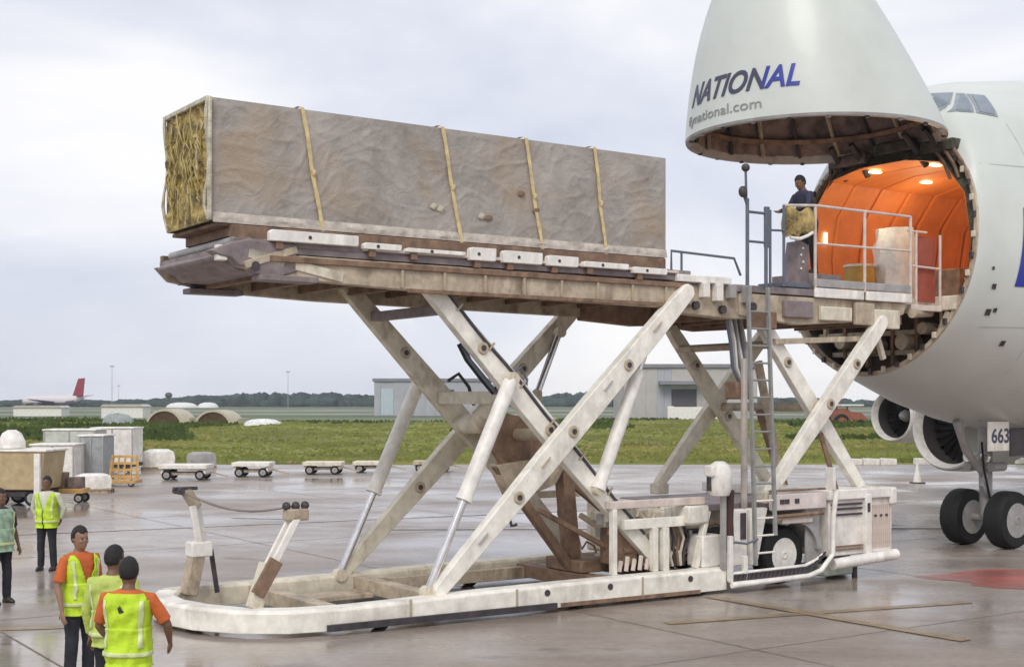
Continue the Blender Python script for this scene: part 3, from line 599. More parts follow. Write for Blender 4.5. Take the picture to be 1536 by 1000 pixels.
# nose visor, rotated up about the crown hinge
AL = R(90); HZ = 8.30; HU0 = 12.28
VS = [(0, 2.50, .05, 5.08), (.35, 2.42, .27, 5.07), (.8, 2.29, .58, 5.04), (1.3, 2.12, .93, 4.99), (1.65, 1.99, 1.18, 4.94), (2.0, 1.85, 1.43, 4.87), (2.36, 1.69, 1.69, 4.78), (2.72, 1.51, 1.95, 4.67), (3.0, 1.36, 2.15, 4.56), (3.3, 1.18, 2.37, 4.43), (3.6, .97, 2.6, 4.27), (3.9, .73, 2.84, 4.08), (4.15, .5, 3.04, 3.9), (4.35, .27, 3.22, 3.72), (4.45, .12, 3.34, 3.6), (4.5, .04, 3.4, 3.48)]
def vsec(d):
    for a, b in zip(VS, VS[1:]):
        if d <= b[0]:
            f = (d-a[0])/(b[0]-a[0]); return [a[i]+(b[i]-a[i])*f for i in (1, 2, 3)]
    return VS[-1][1:]
def vpt(d, ph, off=0):     # ph = 0 far side, 90 crown, 180 near side, 270 keel
    w, qt, qb = vsec(d); mid = (qt+qb)/2; c, s = math.cos(ph), math.sin(ph)
    q = mid-((mid-qt+off) if s > 0 else (qb-mid+off))*s
    y = VC+(w+off)*c
    return (HU0-d*math.cos(AL)-q*math.sin(AL), y, HZ+d*math.sin(AL)-q*math.cos(AL))
NV = 72
VIS = MB().rings([[vpt(v[0], 2*math.pi*k/NV) for k in range(NV)] for v in VS], cap=False).build('nose_visor', PLANE, A)
def vr(d, off): return [vpt(d, 2*math.pi*k/NV, off) for k in range(NV)]
MB().rings([[vpt(2.42+dd, 2*math.pi*k/48, -.18) for k in range(48)] for dd in (0, .03)]).build('visor_bulkhead', OLIVE, VIS)
MB().rings([vr(0, 0), vr(-.05, -.02), vr(-.05, -.13), vr(.1, -.15)], cap=False).build('visor_rim', GREYL, VIS)
MB().rings([[vpt(d, 2*math.pi*k/NV, -.15-.02*math.sin(k*1.7)*math.cos(d*6)) for k in range(NV)] for d in (.08, .4, .8, 1.3, 1.9, 2.4)][::-1], cap=False).build('visor_lining', INSUL, VIS)
for k in range(0, NV, 4):
    a = 2*math.pi*k/NV; MB().path([vpt(d, a, -.2) for d in (.05, .5, 1.0, 1.6, 2.2)], .045, 6).build('visor_rib', TANS if k % 8 else DARK, VIS)
for d in (.35, 1.0): MB().rings([[vpt(d+dd, 2*math.pi*k/48, off) for k in range(48)] for dd, off in ((-.04, -.16), (-.04, -.27), (.04, -.27), (.04, -.16))], cap=False).build('visor_stringer', BROWN, VIS)
for k in range(22):
    a = 2*math.pi*(k+.5)/22; c = Vector(vpt(-.04, a, -.10)); MB().box(c.x-.035, c.x+.035, c.y-.035, c.y+.035, c.z-.04, c.z+.03).build('visor_latch', GREYL if k % 2 else DARK, VIS, .01)
def visor_text(name, body, size, ang0, h0, m, shear, part=lambda x: True, width=None, tilt=0.0, thick=True):
    vs, fs = text_mesh(body, size, shear, thick); xs = [v[0] for v in vs]; f = (width/(max(xs)-min(xs))) if width else 1
    cx = (max(xs)+min(xs))/2; out = MB(); V2 = []
    for x, y, z in vs:
        x = (x-cx)*f; V2.append(vpt(h0+y+tilt*x, ang0-x/2.6, .010+z))
    for f_ in fs:
        if part((sum(vs[i][0] for i in f_)/len(f_)-min(xs))/(max(xs)-min(xs))): out.f.append(f_)
    used = sorted({i for f_ in out.f for i in f_}); mp_ = {i: n for n, i in enumerate(used)}
    out.v = [V2[i] for i in used]; out.f = [tuple(mp_[i] for i in f_) for f_ in out.f]
    return out.build(name, m, VIS, smooth=False)
NAMEW = 2.95
visor_text('lettering', 'NATIONAL', .56, R(270-7), .52, TEXTD, .42, lambda x: x <= .745, NAMEW)
visor_text('lettering', 'NATIONAL', .56, R(270-7), .52, TEXTB, .42, lambda x: x > .745, NAMEW)
visor_text('web_address', 'flynational.com', .26, R(270+3), .17, TEXTG, 0, width=2.25, thick=False)

# cargo in the hold (stands on the hold floor)
k = thing('wrapped_cargo', 'white shrink-wrapped load standing inside the orange aircraft hold', 'cargo', (12.75, 2.35, 5.2))
m = MB(); rs = []
for j in range(9): rs.append([(12.75+.42*math.cos(2*math.pi*q/20)*(1+.12*math.sin(q*2.2+j))*(1 if j < 7 else .8), 2.35+.42*math.sin(2*math.pi*q/20)*(1+.1*math.sin(q*3+j*2)), 5.22+.2*j) for q in range(20)])
m.rings(rs); m.build('wrapping', HOLDW, k); MB().box(12.25, 13.25, 1.85, 2.85, 5.2, 5.3).build('pallet', TANS, k, .01)
k = thing('yellow_bin', 'yellow barrel standing in the hold left of the white wrapped load', 'barrel', (12.05, 2.7, 5.2))
MB().lathe((12.05, 2.7, 5.2), (0, 0, 1), [(0, .3), (.05, .32), (.4, .34), (.75, .32), (.8, .3)], 20).build('drum', mat('barrel_yellow', (.55, .33, .06), .5), k)
MB().lathe((12.05, 2.7, 6.0), (0, 0, 1), [(0, .33), (.05, .33)], 20).build('lid', CREAM, k)
k = thing('dark_case', 'dark brown case on the hold floor right of the white load', 'case', (12.9, .9, 5.2))
MB().box(12.6, 13.2, .6, 1.2, 5.2, 5.85).build('shell', BROWN, k, .03); MB().box(12.75, 13.05, .56, .6, 5.6, 5.66).build('handle', GREYL, k, .01)

# ================================================================== LOADER
LD = thing('cargo_loader', 'cream scissor-lift aircraft cargo loader with raised deck and bridge', 'cargo loader', (2, 1.4, 0))
WV = 2.8
def mv(v): return WV-v          # mirror across the loader's centre line
# base frame: one long beam each side joined by a rounded front
def sweep_beam(pts, w, z0s, z1s):
    m = MB(); rs = []
    for i, (u, v) in enumerate(pts):
        a = Vector(pts[max(i-1, 0)]); b = Vector(pts[min(i+1, len(pts)-1)]); d = (b-a).normalized(); n = Vector((-d.y, d.x))*w/2
        z0, z1 = z0s[i], z1s[i]; bz = .04
        rs.append([(u-n.x, v-n.y, z0), (u+n.x, v+n.y, z0), (u+n.x, v+n.y, z1-bz), (u+n.x*.75, v+n.y*.75, z1), (u-n.x*.75, v-n.y*.75, z1), (u-n.x, v-n.y, z1-bz)])
    return m.rings(rs)
near = [(5.4, -.12), (2.2, -.12), (.6, -.12), (-.8, -.12), (-1.6, -.1), (-2.3, .05), (-2.8, .4), (-3.15, .95), (-3.3, 1.6), (-3.25, 2.2), (-3.0, 2.7)]
z1 = [.42, .42, .41, .38, .37, .37, .37, .38, .38, .38, .38]
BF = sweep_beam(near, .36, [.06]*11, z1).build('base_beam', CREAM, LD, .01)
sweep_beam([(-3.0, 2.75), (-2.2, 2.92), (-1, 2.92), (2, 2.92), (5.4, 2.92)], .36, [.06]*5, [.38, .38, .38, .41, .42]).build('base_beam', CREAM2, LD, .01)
for u in (-1.6, .2, 3.4, 5.0): MB().box(u-.12, u+.12, .06, 2.74, .12, .34).build('base_crossbeam', BROWN if u > 3 else TANS, LD, .01)
MB().box(.2, 3.2, .1, .26, .10, .3).build('base_inner_rail', TANS, LD, .01); MB().box(.2, 4.8, 2.5, 2.66, .10, .3).build('base_inner_rail', TANS, LD, .01)
MB().box(-1.4, .05, 2.0, 2.6, .1, .16).build('base_plate', TANS, LD)
# little roller wheels and pads under the base
for u, v in ((2.4, -.12), (4.9, -.12), (-1.0, -.12), (2.4, 2.92), (-1, 2.92), (-3.1, 1.4)): MB().tube((u, v-.12, .09), (u, v+.12, .09), .09, 16).build('roller', BLACK, LD)
for u in (1.75, 2.95, 4.6): MB().tube((u, -.31, .3), (u, -.295, .3), .05, 14).build('beam_pin', DARK, LD)
MB().beam((2.0, -.3, .1), (4.8, -.3, .08), .05, .06).build('kick_rail', BROWN, LD)
MB().beam((-1.9, -.33, .12), (1.9, -.33, .1), .05, .09).build('kick_rail', DARK, LD)
# scissor arms
def arm(p, q, v0, v1, w0, wm, w1, m, pins=()):
    p = Vector(p); q = Vector(q); d = (q-p); Ln = d.length; d.normalize(); n = Vector((-d.y, d.x)); pr = []
    def at(s, o): a = p+d*s+n*o; return (a.x, a.y)
    k = [(0, w0), (Ln*.06, w0*1.15), (Ln*.4, wm), (Ln*.6, wm), (Ln*.94, w1*1.15), (Ln, w1)]
    up = [at(s, w/2) for s, w in k]; dn = [at(s, -w/2) for s, w in k]
    cap0 = [at(-w0/2*math.sin(t), -w0/2*math.cos(t)) for t in (R(35), R(90), R(145))]; cap1 = [at(Ln+w1/2*math.sin(t), w1/2*math.cos(t)) for t in (R(35), R(90), R(145))]
    o = MB().prism(up+cap1+dn[::-1]+cap0, v0, v1).build('scissor_arm', m, LD, .012)
    vn = v0 if v0 < 1.4 else v0
    for f in pins:
        c = p+d*Ln*f
        x = MB().lathe((c.x, v0-.028, c.y), (0, 1, 0), [(0, .05), (0, .085), (.028, .10)], 18).build('pin', TANS, o)
        MB().tube((c.x, v0-.034, c.y), (c.x, v0-.02, c.y), .045, 12).build('pin_cap', DARK, o)
    # welded plate line along the arm
    return o
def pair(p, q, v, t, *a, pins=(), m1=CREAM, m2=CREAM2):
    arm(p, q, v, v+t, *a, m1, pins); arm(p, q, mv(v)-t, mv(v), *a, m2, pins)  # far arm's shaded look is put into its tanner colour
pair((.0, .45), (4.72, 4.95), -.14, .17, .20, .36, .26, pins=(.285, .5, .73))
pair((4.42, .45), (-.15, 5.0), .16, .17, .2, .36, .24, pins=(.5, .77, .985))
MB().path([(1.98, 2.45, 2.78), (1.95, 1.9, 2.8), (1.82, 1.3, 3.05), (1.7, .9, 3.2)], [.17, .17, .16, .14], 12).build('elbow_beam', CREAM2, LD)
MB().tube((2.33, -.05, 2.63), (2.33, 2.85, 2.63), .10, 18).build('pivot_tube', TANS, LD)
MB().beam((1.62, .34, 3.22), (1.62, 2.46, 3.22), .22, .2).build('arm_crossbeam', CREAM2, LD, .01)
MB().beam((.35, .34, 4.52), (.35, 2.46, 4.52), .2, .14).build('arm_crossbeam', MAUVE, LD, .01)
MB().beam((3.1, .02, 3.42), (3.1, 2.78, 3.42), .16, .16).build('arm_crossbeam', CREAM2, LD, .01) if False else None
MB().beam((1.05, .03, 1.5), (1.05, 2.77, 1.5), .16, .16).build('arm_crossbeam', CREAM2, LD, .01) if False else None
# gusset plates and rusty central struts
MB().prism([(2.0, 3.0), (3.15, 2.75), (2.9, 2.15), (2.1, 2.05), (1.75, 2.5)], 1.32, 1.42).build('gusset_plate', BROWN, LD, .01)
MB().prism([(1.85, 2.15), (3.35, 2.3), (3.0, 1.8), (2.2, 1.55)], 1.2, 1.5).build('gusset_plate', TANS, LD, .01)
MB().beam((3.3, 1.4, 2.15), (3.5, 1.4, .22), .26, .22).build('central_strut', BROWN, LD, .01)
MB().beam((1.9, 1.3, 2.15), (3.5, 1.3, .25), .16, .14).build('central_strut', BROWN, LD, .01)
MB().beam((3.35, 1.4, 1.9), (5.25, .9, .3), .14, .12).build('central_strut', BROWN, LD, .01)
MB().beam((3.35, 1.0, 1.3), (4.9, .5, .3), .1, .09).build('central_strut', TANS, LD, .01)
MB().beam((2.3, .7, 1.45), (4.6, .6, .3), .08, .08).build('central_strut', BROWN, LD, .01)
MB().path([(1.95, .9, 1.5), (1.88, .9, 1.35), (1.92, .9, 1.2), (2.02, .9, 1.22)], .025, 8).build('hook', DARK, LD)
# hydraulic cylinders
def cyl(p, q, f, r0, r1, v, m, lo_rod=True):
    p = Vector((p[0], v, p[1])); q = Vector((q[0], v, q[1])); c = p.lerp(q, f)
    a, b = (c, q) if lo_rod else (p, c)
    o = MB(); o.lathe(a, b-a, [(0, r0*.7), (0, r0*1.12), (.07, r0*1.12), (.07, r0), ((b-a).length-.08, r0), ((b-a).length, r0*.7)], 18); o = o.build('hydraulic_cylinder', m, LD)
    a2, b2 = (p, c) if lo_rod else (c, q)
    MB().tube(a2, b2, r1, 14).build('piston_rod', CHROME, o)
    for e_ in (p, q): MB().tube(e_+Vector((0, -.08, 0)), e_+Vector((0, .08, 0)), .10, 16).build('cylinder_eye', CREAM2, o)
    return o
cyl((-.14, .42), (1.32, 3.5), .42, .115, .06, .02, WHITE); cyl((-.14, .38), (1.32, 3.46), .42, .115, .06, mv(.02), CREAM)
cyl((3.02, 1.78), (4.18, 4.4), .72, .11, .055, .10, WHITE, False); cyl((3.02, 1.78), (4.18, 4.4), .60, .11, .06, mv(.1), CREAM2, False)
# hoses along the arm
for k in range(3):
    MB().path([(.78+.05*k, .42, 4.06-.03*k), (.62+.05*k, .4, 4.0), (.74+.04*k, .38, 3.78), (1.0+.05*k, .38, 3.5), (1.22+.04*k, .38, 3.28), (1.3, .38, 3.42)], .024, 8).build('hose', GREY if k else BLACK, LD)
MB().path([(1.5, .36, 3.55), (1.72, .36, 3.68), (1.84, .36, 3.5), (1.8, .36, 3.2), (1.95, .36, 3.1)], .022, 8).build('hose', GREY, LD)
MB().path([(1.55, 2.2, 3.5), (1.75, 2.2, 3.62), (1.95, 2.2, 3.4), (2.05, 2.2, 3.1)], .03, 8).build('hose', DARK, LD)
for off, rr_, mm_ in ((.10, .014, DARK), (.13, .010, GREY)):
    d1 = Vector((4.57, 0, -4.55)).normalized(); n1 = Vector((d1.z, 0, -d1.x))*-1
    MB().path([Vector((-.15, .148, 5.0))+d1*(6.4*t)+n1*(off+.012*math.sin(23*t)) for t in lin(.06, .9, 26)], rr_, 6).build('hose', mm_, LD)
for t in lin(.12, .86, 7):
    c_ = Vector((-.15, 0, 5.0))+Vector((4.57, 0, -4.55))*t; MB().beam((c_.x+.04, .15, c_.z+.04), (c_.x+.14, .15, c_.z+.14), .03, .03).build('hose_clip', TANS, LD)
for u in (-.6, 1.2, 3.6): MB().box(u-.02, u+.02, -.306, -.298, .08, .4).build('weld_seam', TANS, LD)
# ------- main deck
def deck_side(v0, v1, m):
    o = MB().prism([(-3.0, 4.93), (-2.2, 4.80), (-.6, 4.74), (4.75, 4.68), (4.9, 4.72), (4.9, 5.1), (-3.2, 5.13)], v0, v1).build('deck_side_beam', m, LD, .015)
    return o
d0 = deck_side(0, .16, TANS); deck_side(WV-.16, WV, TANS)
MB().box(-2.6, 4.85, -.05, -.002, 5.02, 5.1).build('upper_flange', BROWN, d0, .008); MB().box(-.5, 4.85, -.045, -.002, 4.7, 4.76).build('lower_flange', BROWN, d0, .008)
rb = MB().box(-.6, -.56, -.04, -.002, 4.765, 5.015).build('web_rib', TANS, d0)
for i in range(1, 8): inst(rb, (i*.7, 0, 0))
MB().box(-3.1, 4.9, 0.01, WV-.01, 5.14, 5.22).build('deck_plate', MAUVE, LD)
cb = MB().box(-2.5, -2.36, .17, WV-.17, 4.84, 5.13).build('deck_cross_member', BROWN, LD)
for i in range(1, 10): inst(cb, (i*.78, 0, 0))
rl = MB().tube((-3.0, .25, 5.29), (-3.0, WV-.25, 5.29), .06, 12).build('deck_roller', GREYL, LD)
for i in range(1, 34): inst(rl, (i*.23, 0, 0))
MB().box(-3.1, 4.9, .02, .12, 5.22, 5.31).build('edge_rail', MAUVE, LD, .01); MB().box(-1.2, 4.6, -.03, .02, 5.25, 5.29).build('edge_trim', RAILW, LD, .005); MB().box(-3.0, 4.6, .3, .38, 5.3, 5.52).build('load_stop_rail', BROWN, LD, .01); MB().box(-3.1, 4.9, WV-.12, WV-.02, 5.22, 5.31).build('edge_rail', BROWN, LD, .01)
GUI = [(-2.62, -1.30, 5.29, 5.44), (-1.22, -.62, 5.27, 5.36), (-.55, .45, 5.27, 5.33), (.52, .98, 5.22, 5.41), (1.1, 1.82, 5.22, 5.40), (1.92, 2.5, 5.22, 5.38), (2.6, 3.5, 5.24, 5.33), (3.6, 4.3, 5.2, 5.3)]
for i, (a, b, z0, zz) in enumerate(GUI):
    o = MB().prism([(a, z0), (b-.02, z0), (b, z0+.03), (b, zz), (a+.03, zz), (a, zz-.03)], -.09, .015).build('side_guide', WHITE, LD, .01)
    MB().tube(((a+b)/2-.08, -.1, (z0+zz)/2), ((a+b)/2-.08, -.085, (z0+zz)/2), .025, 10).build('guide_bolt', DARK, o)
    MB().box(a+.1, a+.2, -.06, .0, z0-.1, z0).build('guide_bracket', BROWN, o)
# tapered outer end
MB().prism([(-2.2, 5.24), (-2.95, 5.24), (-3.25, 5.1), (-3.2, 5.02), (-3.0, 5.0), (-2.9, 4.9), (-2.2, 4.88)], .3, WV-.3).build('deck_nose', MAUVE, LD, .03)
for v in (-.02, WV-.25):
    k_ = 1 if v < 1 else .72
    w = MB().prism([(-2.2+(a+2.2)*k_, b) for a, b in [(-2.2, 5.26), (-2.9, 5.30), (-3.15, 5.24), (-3.42, 5.12), (-3.30, 5.06), (-3.12, 5.03), (-3.02, 4.94), (-2.88, 4.93), (-2.8, 4.84), (-2.5, 4.80), (-2.2, 4.9)]], v, v+.22).build('nose_bracket', DARK if v > 1 else MAUVE, LD, .02)
    MB().tube((-2.8, v-.02, 4.95), (-2.8, v+.24, 4.95), .06).build('nose_roller', DARK, w)
    MB().box(-2.75, -1.9, v-.05, v+.24, 4.76, 4.84).build('wear_plate', MAUVE, LD, .01)
MB().prism([(-2.6, 5.2), (-2.95, 5.16), (-3.25, 5.06), (-3.0, 5.02), (-2.9, 4.92), (-2.6, 4.9)], 1.9, 2.5).build('nose_flap', MAUVE, LD, .02)
MB().beam((-2.9, .02, 5.12), (-1.5, .02, 4.86), .08, .14).build('deck_brace', CREAM2, LD, .01)
MB().beam((-2.95, .0, 4.95), (-2.2, .0, 5.2), .07, .1).build('deck_brace', TANS, LD, .01)
MB().box(-3.32, -3.18, .0, .12, 5.0, 5.2).build('marker_lamp', WHITE, LD, .01)
for u in (-3.1, -2.9): MB().path([(u, .05, 5.2), (u+.3, .02, 5.05), (u+.8, .03, 5.12), (u+1.2, .05, 4.98)], .02, 6).build('hose', DARK, LD)
# deck end at the bridge side
MB().box(4.55, 5.75, -.05, WV+.05, 5.12, 5.24).build('transfer_plate', WHITE, LD, .015)
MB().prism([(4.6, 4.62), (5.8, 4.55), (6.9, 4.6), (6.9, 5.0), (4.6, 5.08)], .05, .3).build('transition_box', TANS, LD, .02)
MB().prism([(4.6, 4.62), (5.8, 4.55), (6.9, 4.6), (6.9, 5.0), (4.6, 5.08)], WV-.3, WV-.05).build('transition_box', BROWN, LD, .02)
for u in (5.15, 5.45, 5.75, 6.1):
    MB().box(u-.07, u+.07, -.1, .04, 4.86+.03*math.sin(u*9), 5.12).build('hanging_bracket', WHITE if u < 5.6 else GREYL, LD, .01)
for u, zz in ((5.0, 4.75), (5.6, 4.7), (6.3, 4.78)): MB().tube((u, -.02, zz), (u, .05, zz), .07).build('deck_pin', DARK, LD)
MB().path([(4.5, .05, 5.2), (4.5, .05, 5.62), (5.9, .05, 5.58), (6.05, .05, 5.3)], .022, 8).build('low_handrail', GREY, LD); MB().path([(4.5, .05, 5.40), (6.0, .05, 5.40)], .016, 8).build('low_handrail', GREY, LD) if False else None
MB().tube((4.72, .05, 5.22), (4.72, .05, 5.6), .02, 8).build('low_handrail', GREY, LD)
# ------- bridge
MB().box(5.85, 10.38, .0, WV, 5.02, 5.14).build('bridge_floor', MAUVE, LD, .01)
for a, b in ((7.76, 9.03), (9.1, 10.36)): MB().box(a, b, -.06, -.005, 5.0, 5.17).build('fascia_panel', WHITE, LD, .015)
MB().box(7.74, 10.38, -.05, -.002, 5.19, 5.33).build('toe_board', GREYL, LD, .01)
br = MB().box(6.2, 6.34, .1, WV-.1, 4.6, 5.01).build('bridge_cross_member', BROWN, LD)
for i in range(1, 6): inst(br, (i*.78, 0, 0))
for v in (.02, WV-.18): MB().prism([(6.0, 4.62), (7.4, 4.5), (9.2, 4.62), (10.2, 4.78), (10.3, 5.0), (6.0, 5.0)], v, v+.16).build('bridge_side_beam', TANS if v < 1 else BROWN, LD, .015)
for a, b, z0, z1_, m in ((7.0, 7.7, 4.62, 4.92, MAUVE), (7.9, 8.7, 4.6, 4.85, CREAM2), (8.8, 9.3, 4.55, 4.95, TANS), (6.2, 6.8, 4.4, 4.7, BROWN), (9.3, 10.0, 4.5, 4.85, CREAM2)):
    MB().box(a, b, -.07, .015, z0, z1_).build('side_box', m, LD, .02)
MB().beam((6.9, .1, 4.2), (9.3, .1, 4.32), .08, .1).build('bridge_brace', TANS, LD, .01); MB().beam((9.5, .2, 4.8), (9.85, .2, 3.95), .08, .1).build('bridge_brace', CREAM2, LD, .01)
MB().box(10.38, 11.45, .1, WV-.1, 4.92, 5.0).build('bridge_flap', CREAM2, LD, .01); MB().tube((10.4, -.02, 4.82), (11.35, .3, 4.86), .09, 14, .06).build('flap_actuator', TANS, LD)
MB().box(10.4, 11.3, .0, .1, 4.88, 4.99).build('flap_edge', RAILW, LD, .01)
# railings
def rail(name, pts, r=.022, m=RAILW): return MB().path(pts, r, 8).build(name, m, LD)
for u in (7.78, 9.07, 10.34): rail('rail_post', [(u, -.03, 5.15), (u, -.03, 6.62)], .028)
rail('guard_rail', [(7.0, -.03, 6.56), (7.78, -.03, 6.62), (10.34, -.03, 6.62)], .026); rail('guard_rail', [(7.78, -.03, 5.95), (10.34, -.03, 5.98)])
for u in (7.0,): rail('rail_post', [(u, -.03, 5.15), (u, -.03, 6.56)], .026, GREY)
for u in (10.6, 11.3): rail('rail_post', [(u, .05, 4.95), (u, .05, 6.35)], .026)
rail('guard_rail', [(10.36, .05, 6.37), (10.9, .05, 6.37)], .022); rail('guard_rail', [(10.36, .05, 5.72), (11.3, .05, 5.7)], .022); rail('guard_rail', [(11.0, .05, 6.3), (11.3, .05, 6.1)], .02) if False else None
MB().box(10.72, 11.22, .1, .13, 5.05, 6.3).build('side_gate', mat('gate_red', (.36, .08, .05), .5, var=.15), LD)
# ladder cage and lamp mast
for u in (6.12, 6.56): rail('cage_post', [(u, -.04, 5.1), (u, -.04, 6.40 if u > 6.3 else 6.6)], .032, GREY)
rail('cage_rail', [(6.12, -.04, 6.38), (6.56, -.04, 6.38)], .024, GREY); rail('cage_rail', [(6.12, -.04, 5.88), (6.56, -.04, 5.88)], .022, GREY)
rail('cage_post', [(6.66, -.04, 5.15), (6.66, -.04, 6.45)], .024, GREY); rail('cage_rail', [(6.56, -.04, 6.1), (7.0, -.04, 6.12)], .02, GREY)
MB().box(6.54, 6.64, -.06, .0, 5.8, 6.5).build('switch_box', GREY, LD, .01)
lm_ = MB().path([(6.1, -.04, 6.5), (6.08, -.04, 7.08)], .022, 8).build('lamp_mast', GREY, LD)
MB().ell((6.08, -.04, 7.12), (.075, .075, .07)).build('mast_lamp', DARK, lm_)
MB().path([(6.1, -.04, 6.5), (6.02, -.06, 6.62)], .018, 6).build('lamp_bracket', GREY, lm_)
MB().ell((5.99, -.07, 6.7), (.085, .07, .10)).build('mast_lamp', DARK, lm_)
# control console
CN = MB().prism([(7.38, 5.15), (7.70, 5.15), (7.72, 5.92), (7.50, 6.0)], .05, .4).build('control_console', MAUVE, LD, .02)
for i in range(4): MB().tube((7.5+.05*(i % 2), .03, 5.5+.12*i), (7.5+.05*(i % 2), .06, 5.5+.12*i), .02, 10).build('control_knob', WHITE, CN)
MB().box(7.0, 7.72, .02, .6, 5.16, 5.24).build('console_step', GREY, LD, .01)
# bridge scissor
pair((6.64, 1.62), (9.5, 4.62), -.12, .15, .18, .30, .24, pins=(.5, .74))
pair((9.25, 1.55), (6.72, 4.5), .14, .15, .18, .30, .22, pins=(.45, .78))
MB().tube((7.98, -.02, 3.06), (7.98, 2.82, 3.06), .08, 16).build('pivot_tube', TANS, LD)
MB().tube((6.9, .2, 4.15), (6.9, 2.6, 4.15), .07).build('bridge_tie', TANS, LD)
MB().beam((7.85, 1.4, 3.0), (8.5, 1.4, 1.5), .16, .1).build('bridge_ram', BROWN, LD, .01)
MB().tube((8.3, 1.3, 1.6), (7.7, 1.3, 3.9), .08).build('bridge_ram', TANS, LD)
# hose bundle under the bridge
for i in range(9):
    a = 5.95+.09*i; MB().path([(a-.1, .2+.05*i, 4.62), (a+.02*math.sin(i), .2+.05*i, 4.2), (6.1+.05*i, .3, 3.75), (6.25+.03*i, .3, 3.5)], .03, 7).build('hose', (GREY, GREYL, WHITE)[i % 3], LD)
MB().box(6.1, 6.5, .2, .5, 3.2, 3.5).build('valve_block', BROWN, LD, .03)
# access column and ladder
MB().box(6.2, 6.30, .12, .22, 1.3, 3.9).build('service_column', mat('column_grey', (.55, .50, .45), .5, dirt=.7, dcol=(.12, .08, .06)), LD, .03)
sti = []
LS = mat('ladder_steel', (.30, .30, .29), .5, dirt=.5, dcol=(.15, .12, .1))
LAD = MB().beam((6.02, -.34, .42), (6.02, -.16, 5.1), .05, .06).build('ladder_stile', LS, LD)
MB().beam((6.48, -.34, .9), (6.48, -.16, 5.1), .05, .06).build('ladder_stile', LS, LD)
rg = None
for i in range(15):
    z = .62+.29*i; v = -.34+.18*(z-.42)/4.68
    o = MB().tube((6.03, v, z), (6.47, v, z), .018, 8).build('ladder_rung', LS if i > 3 else CREAM, LD)
# control post
PO = MB().box(5.28, 5.36, -.34, -.26, .4, 1.75).build('control_post', GREYL, LD, .01)
MB().rings([[(5.24+.21*f*math.cos(2*math.pi*k/16), -.3+.2*f*math.sin(2*math.pi*k/16), z) for k in range(16)] for f, z in ((.75, 1.62), (.95, 1.72), (1, 1.9), (1, 2.0), (.8, 2.12), (.35, 2.18))]).build('post_lamp', WHITE, PO)
MB().box(4.98, 5.12, -.4, -.2, 1.93, 2.12).build('lamp_visor', WHITE, PO, .03); MB().box(5.0, 5.08, -.32, -.24, 1.7, 1.93).build('handset', DARK, PO, .01)
MB().path([(5.5, -.25, 1.7), (5.48, -.25, 1.2), (5.52, -.25, .8), (5.4, -.28, .7)], [.09, .085, .07, .04], 10).build('cable_sleeve', mat('cable_brown', (.07, .035, .03), .7), LD)
MB().path([(5.45, -.3, .85), (5.8, -.36, .8), (6.05, -.36, .86)], .02, 8).build('hose', GREY, LD)
# ------- chassis, middle part
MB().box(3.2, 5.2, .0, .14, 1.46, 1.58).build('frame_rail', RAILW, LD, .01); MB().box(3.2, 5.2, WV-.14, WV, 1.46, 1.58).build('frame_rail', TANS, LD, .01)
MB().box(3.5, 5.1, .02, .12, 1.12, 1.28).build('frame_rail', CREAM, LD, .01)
for u, w in ((4.12, .1), (4.34, .12), (3.28, .08)): MB().box(u-w/2, u+w/2, -.02, .1, .42, 1.12 if u > 3.5 else 1.46).build('frame_post', CREAM, LD, .01)
MB().beam((4.95, -.02, .42), (5.22, -.02, 1.35), .12, .08).build('frame_strut', CREAM, LD, .01)
MB().box(4.75, 5.2, -.1, .5, 1.15, 1.45).build('oil_tank', CREAM, LD, .03)
MB().box(4.7, 6.6, WV-.8, WV-.2, .5, 1.4).build('hydraulic_tank', CREAM2, LD, .04)
MB().box(3.3, 5.2, .9, 1.9, .35, .55).build('engine_cradle', BROWN, LD, .02)
EN = MB().box(4.45, 5.1, .4, 1.2, .6, 1.08).build('pump_unit', TANS, LD, .04)
for i in range(7): MB().tube((4.5+.09*i, .36, .62+.07*(i % 3)), (4.5+.09*i, .42, .62+.07*(i % 3)), .05, 10).build('pump_port', (CREAM2, BROWN, GREYL)[i % 3], EN)
for i in range(6): MB().path([(4.5+.1*i, .3, 1.08), (4.46+.11*i, .2, .9), (4.52+.08*i, .22, .66), (4.6+.06*i, .2, .45)], .025, 7).build('hose', (BROWN, CREAM2, DARK)[i % 3], LD)
MB().box(3.6, 4.0, .3, .8, .5, 1.1).build('battery_box', BROWN, LD, .03)
for i in range(5): MB().beam((3.45+.14*i, .1, .45), (3.5+.14*i, .12, .62+.06*(i % 2)), .05).build('small_bracket', RAILW, LD)
MB().box(5.1, 9.6, .5, WV-.5, .55, 1.0).build('chassis_core', DARK, LD, .03)
MB().box(5.4, 7.9, .3, WV-.3, 1.3, 1.42).build('chassis_deck', MAUVE, LD, .01)
for i in range(90):
    u, v, z = random.uniform(3.35, 6.5), random.uniform(.12, 1.6), random.uniform(.45, 1.32); m_k = (CREAM, CREAM2, TANS, BROWN, GREYL, CREAM2)[i % 6]; a, b, c = (random.uniform(.05, .2) for _ in range(3))
    if i % 3 == 0: MB().tube((u, v, z), (u+(a if i % 2 else 0), v, z+(0 if i % 2 else a*1.6)), b*.35, 12).build('pump_fitting', m_k, LD)
    elif i % 3 == 1: MB().box(u, u+a, v, v+b, z, z+c).build('machine_casing', m_k, LD, .012)
    else: MB().path([(u, v, z), (u+a, v+.03, z+b), (u+2*a, v, z+b*.4), (u+2.4*a, v, z-c)], .018, 7).build('hose', (BROWN, DARK, CREAM2)[i % 3 if i % 2 else 0], LD)
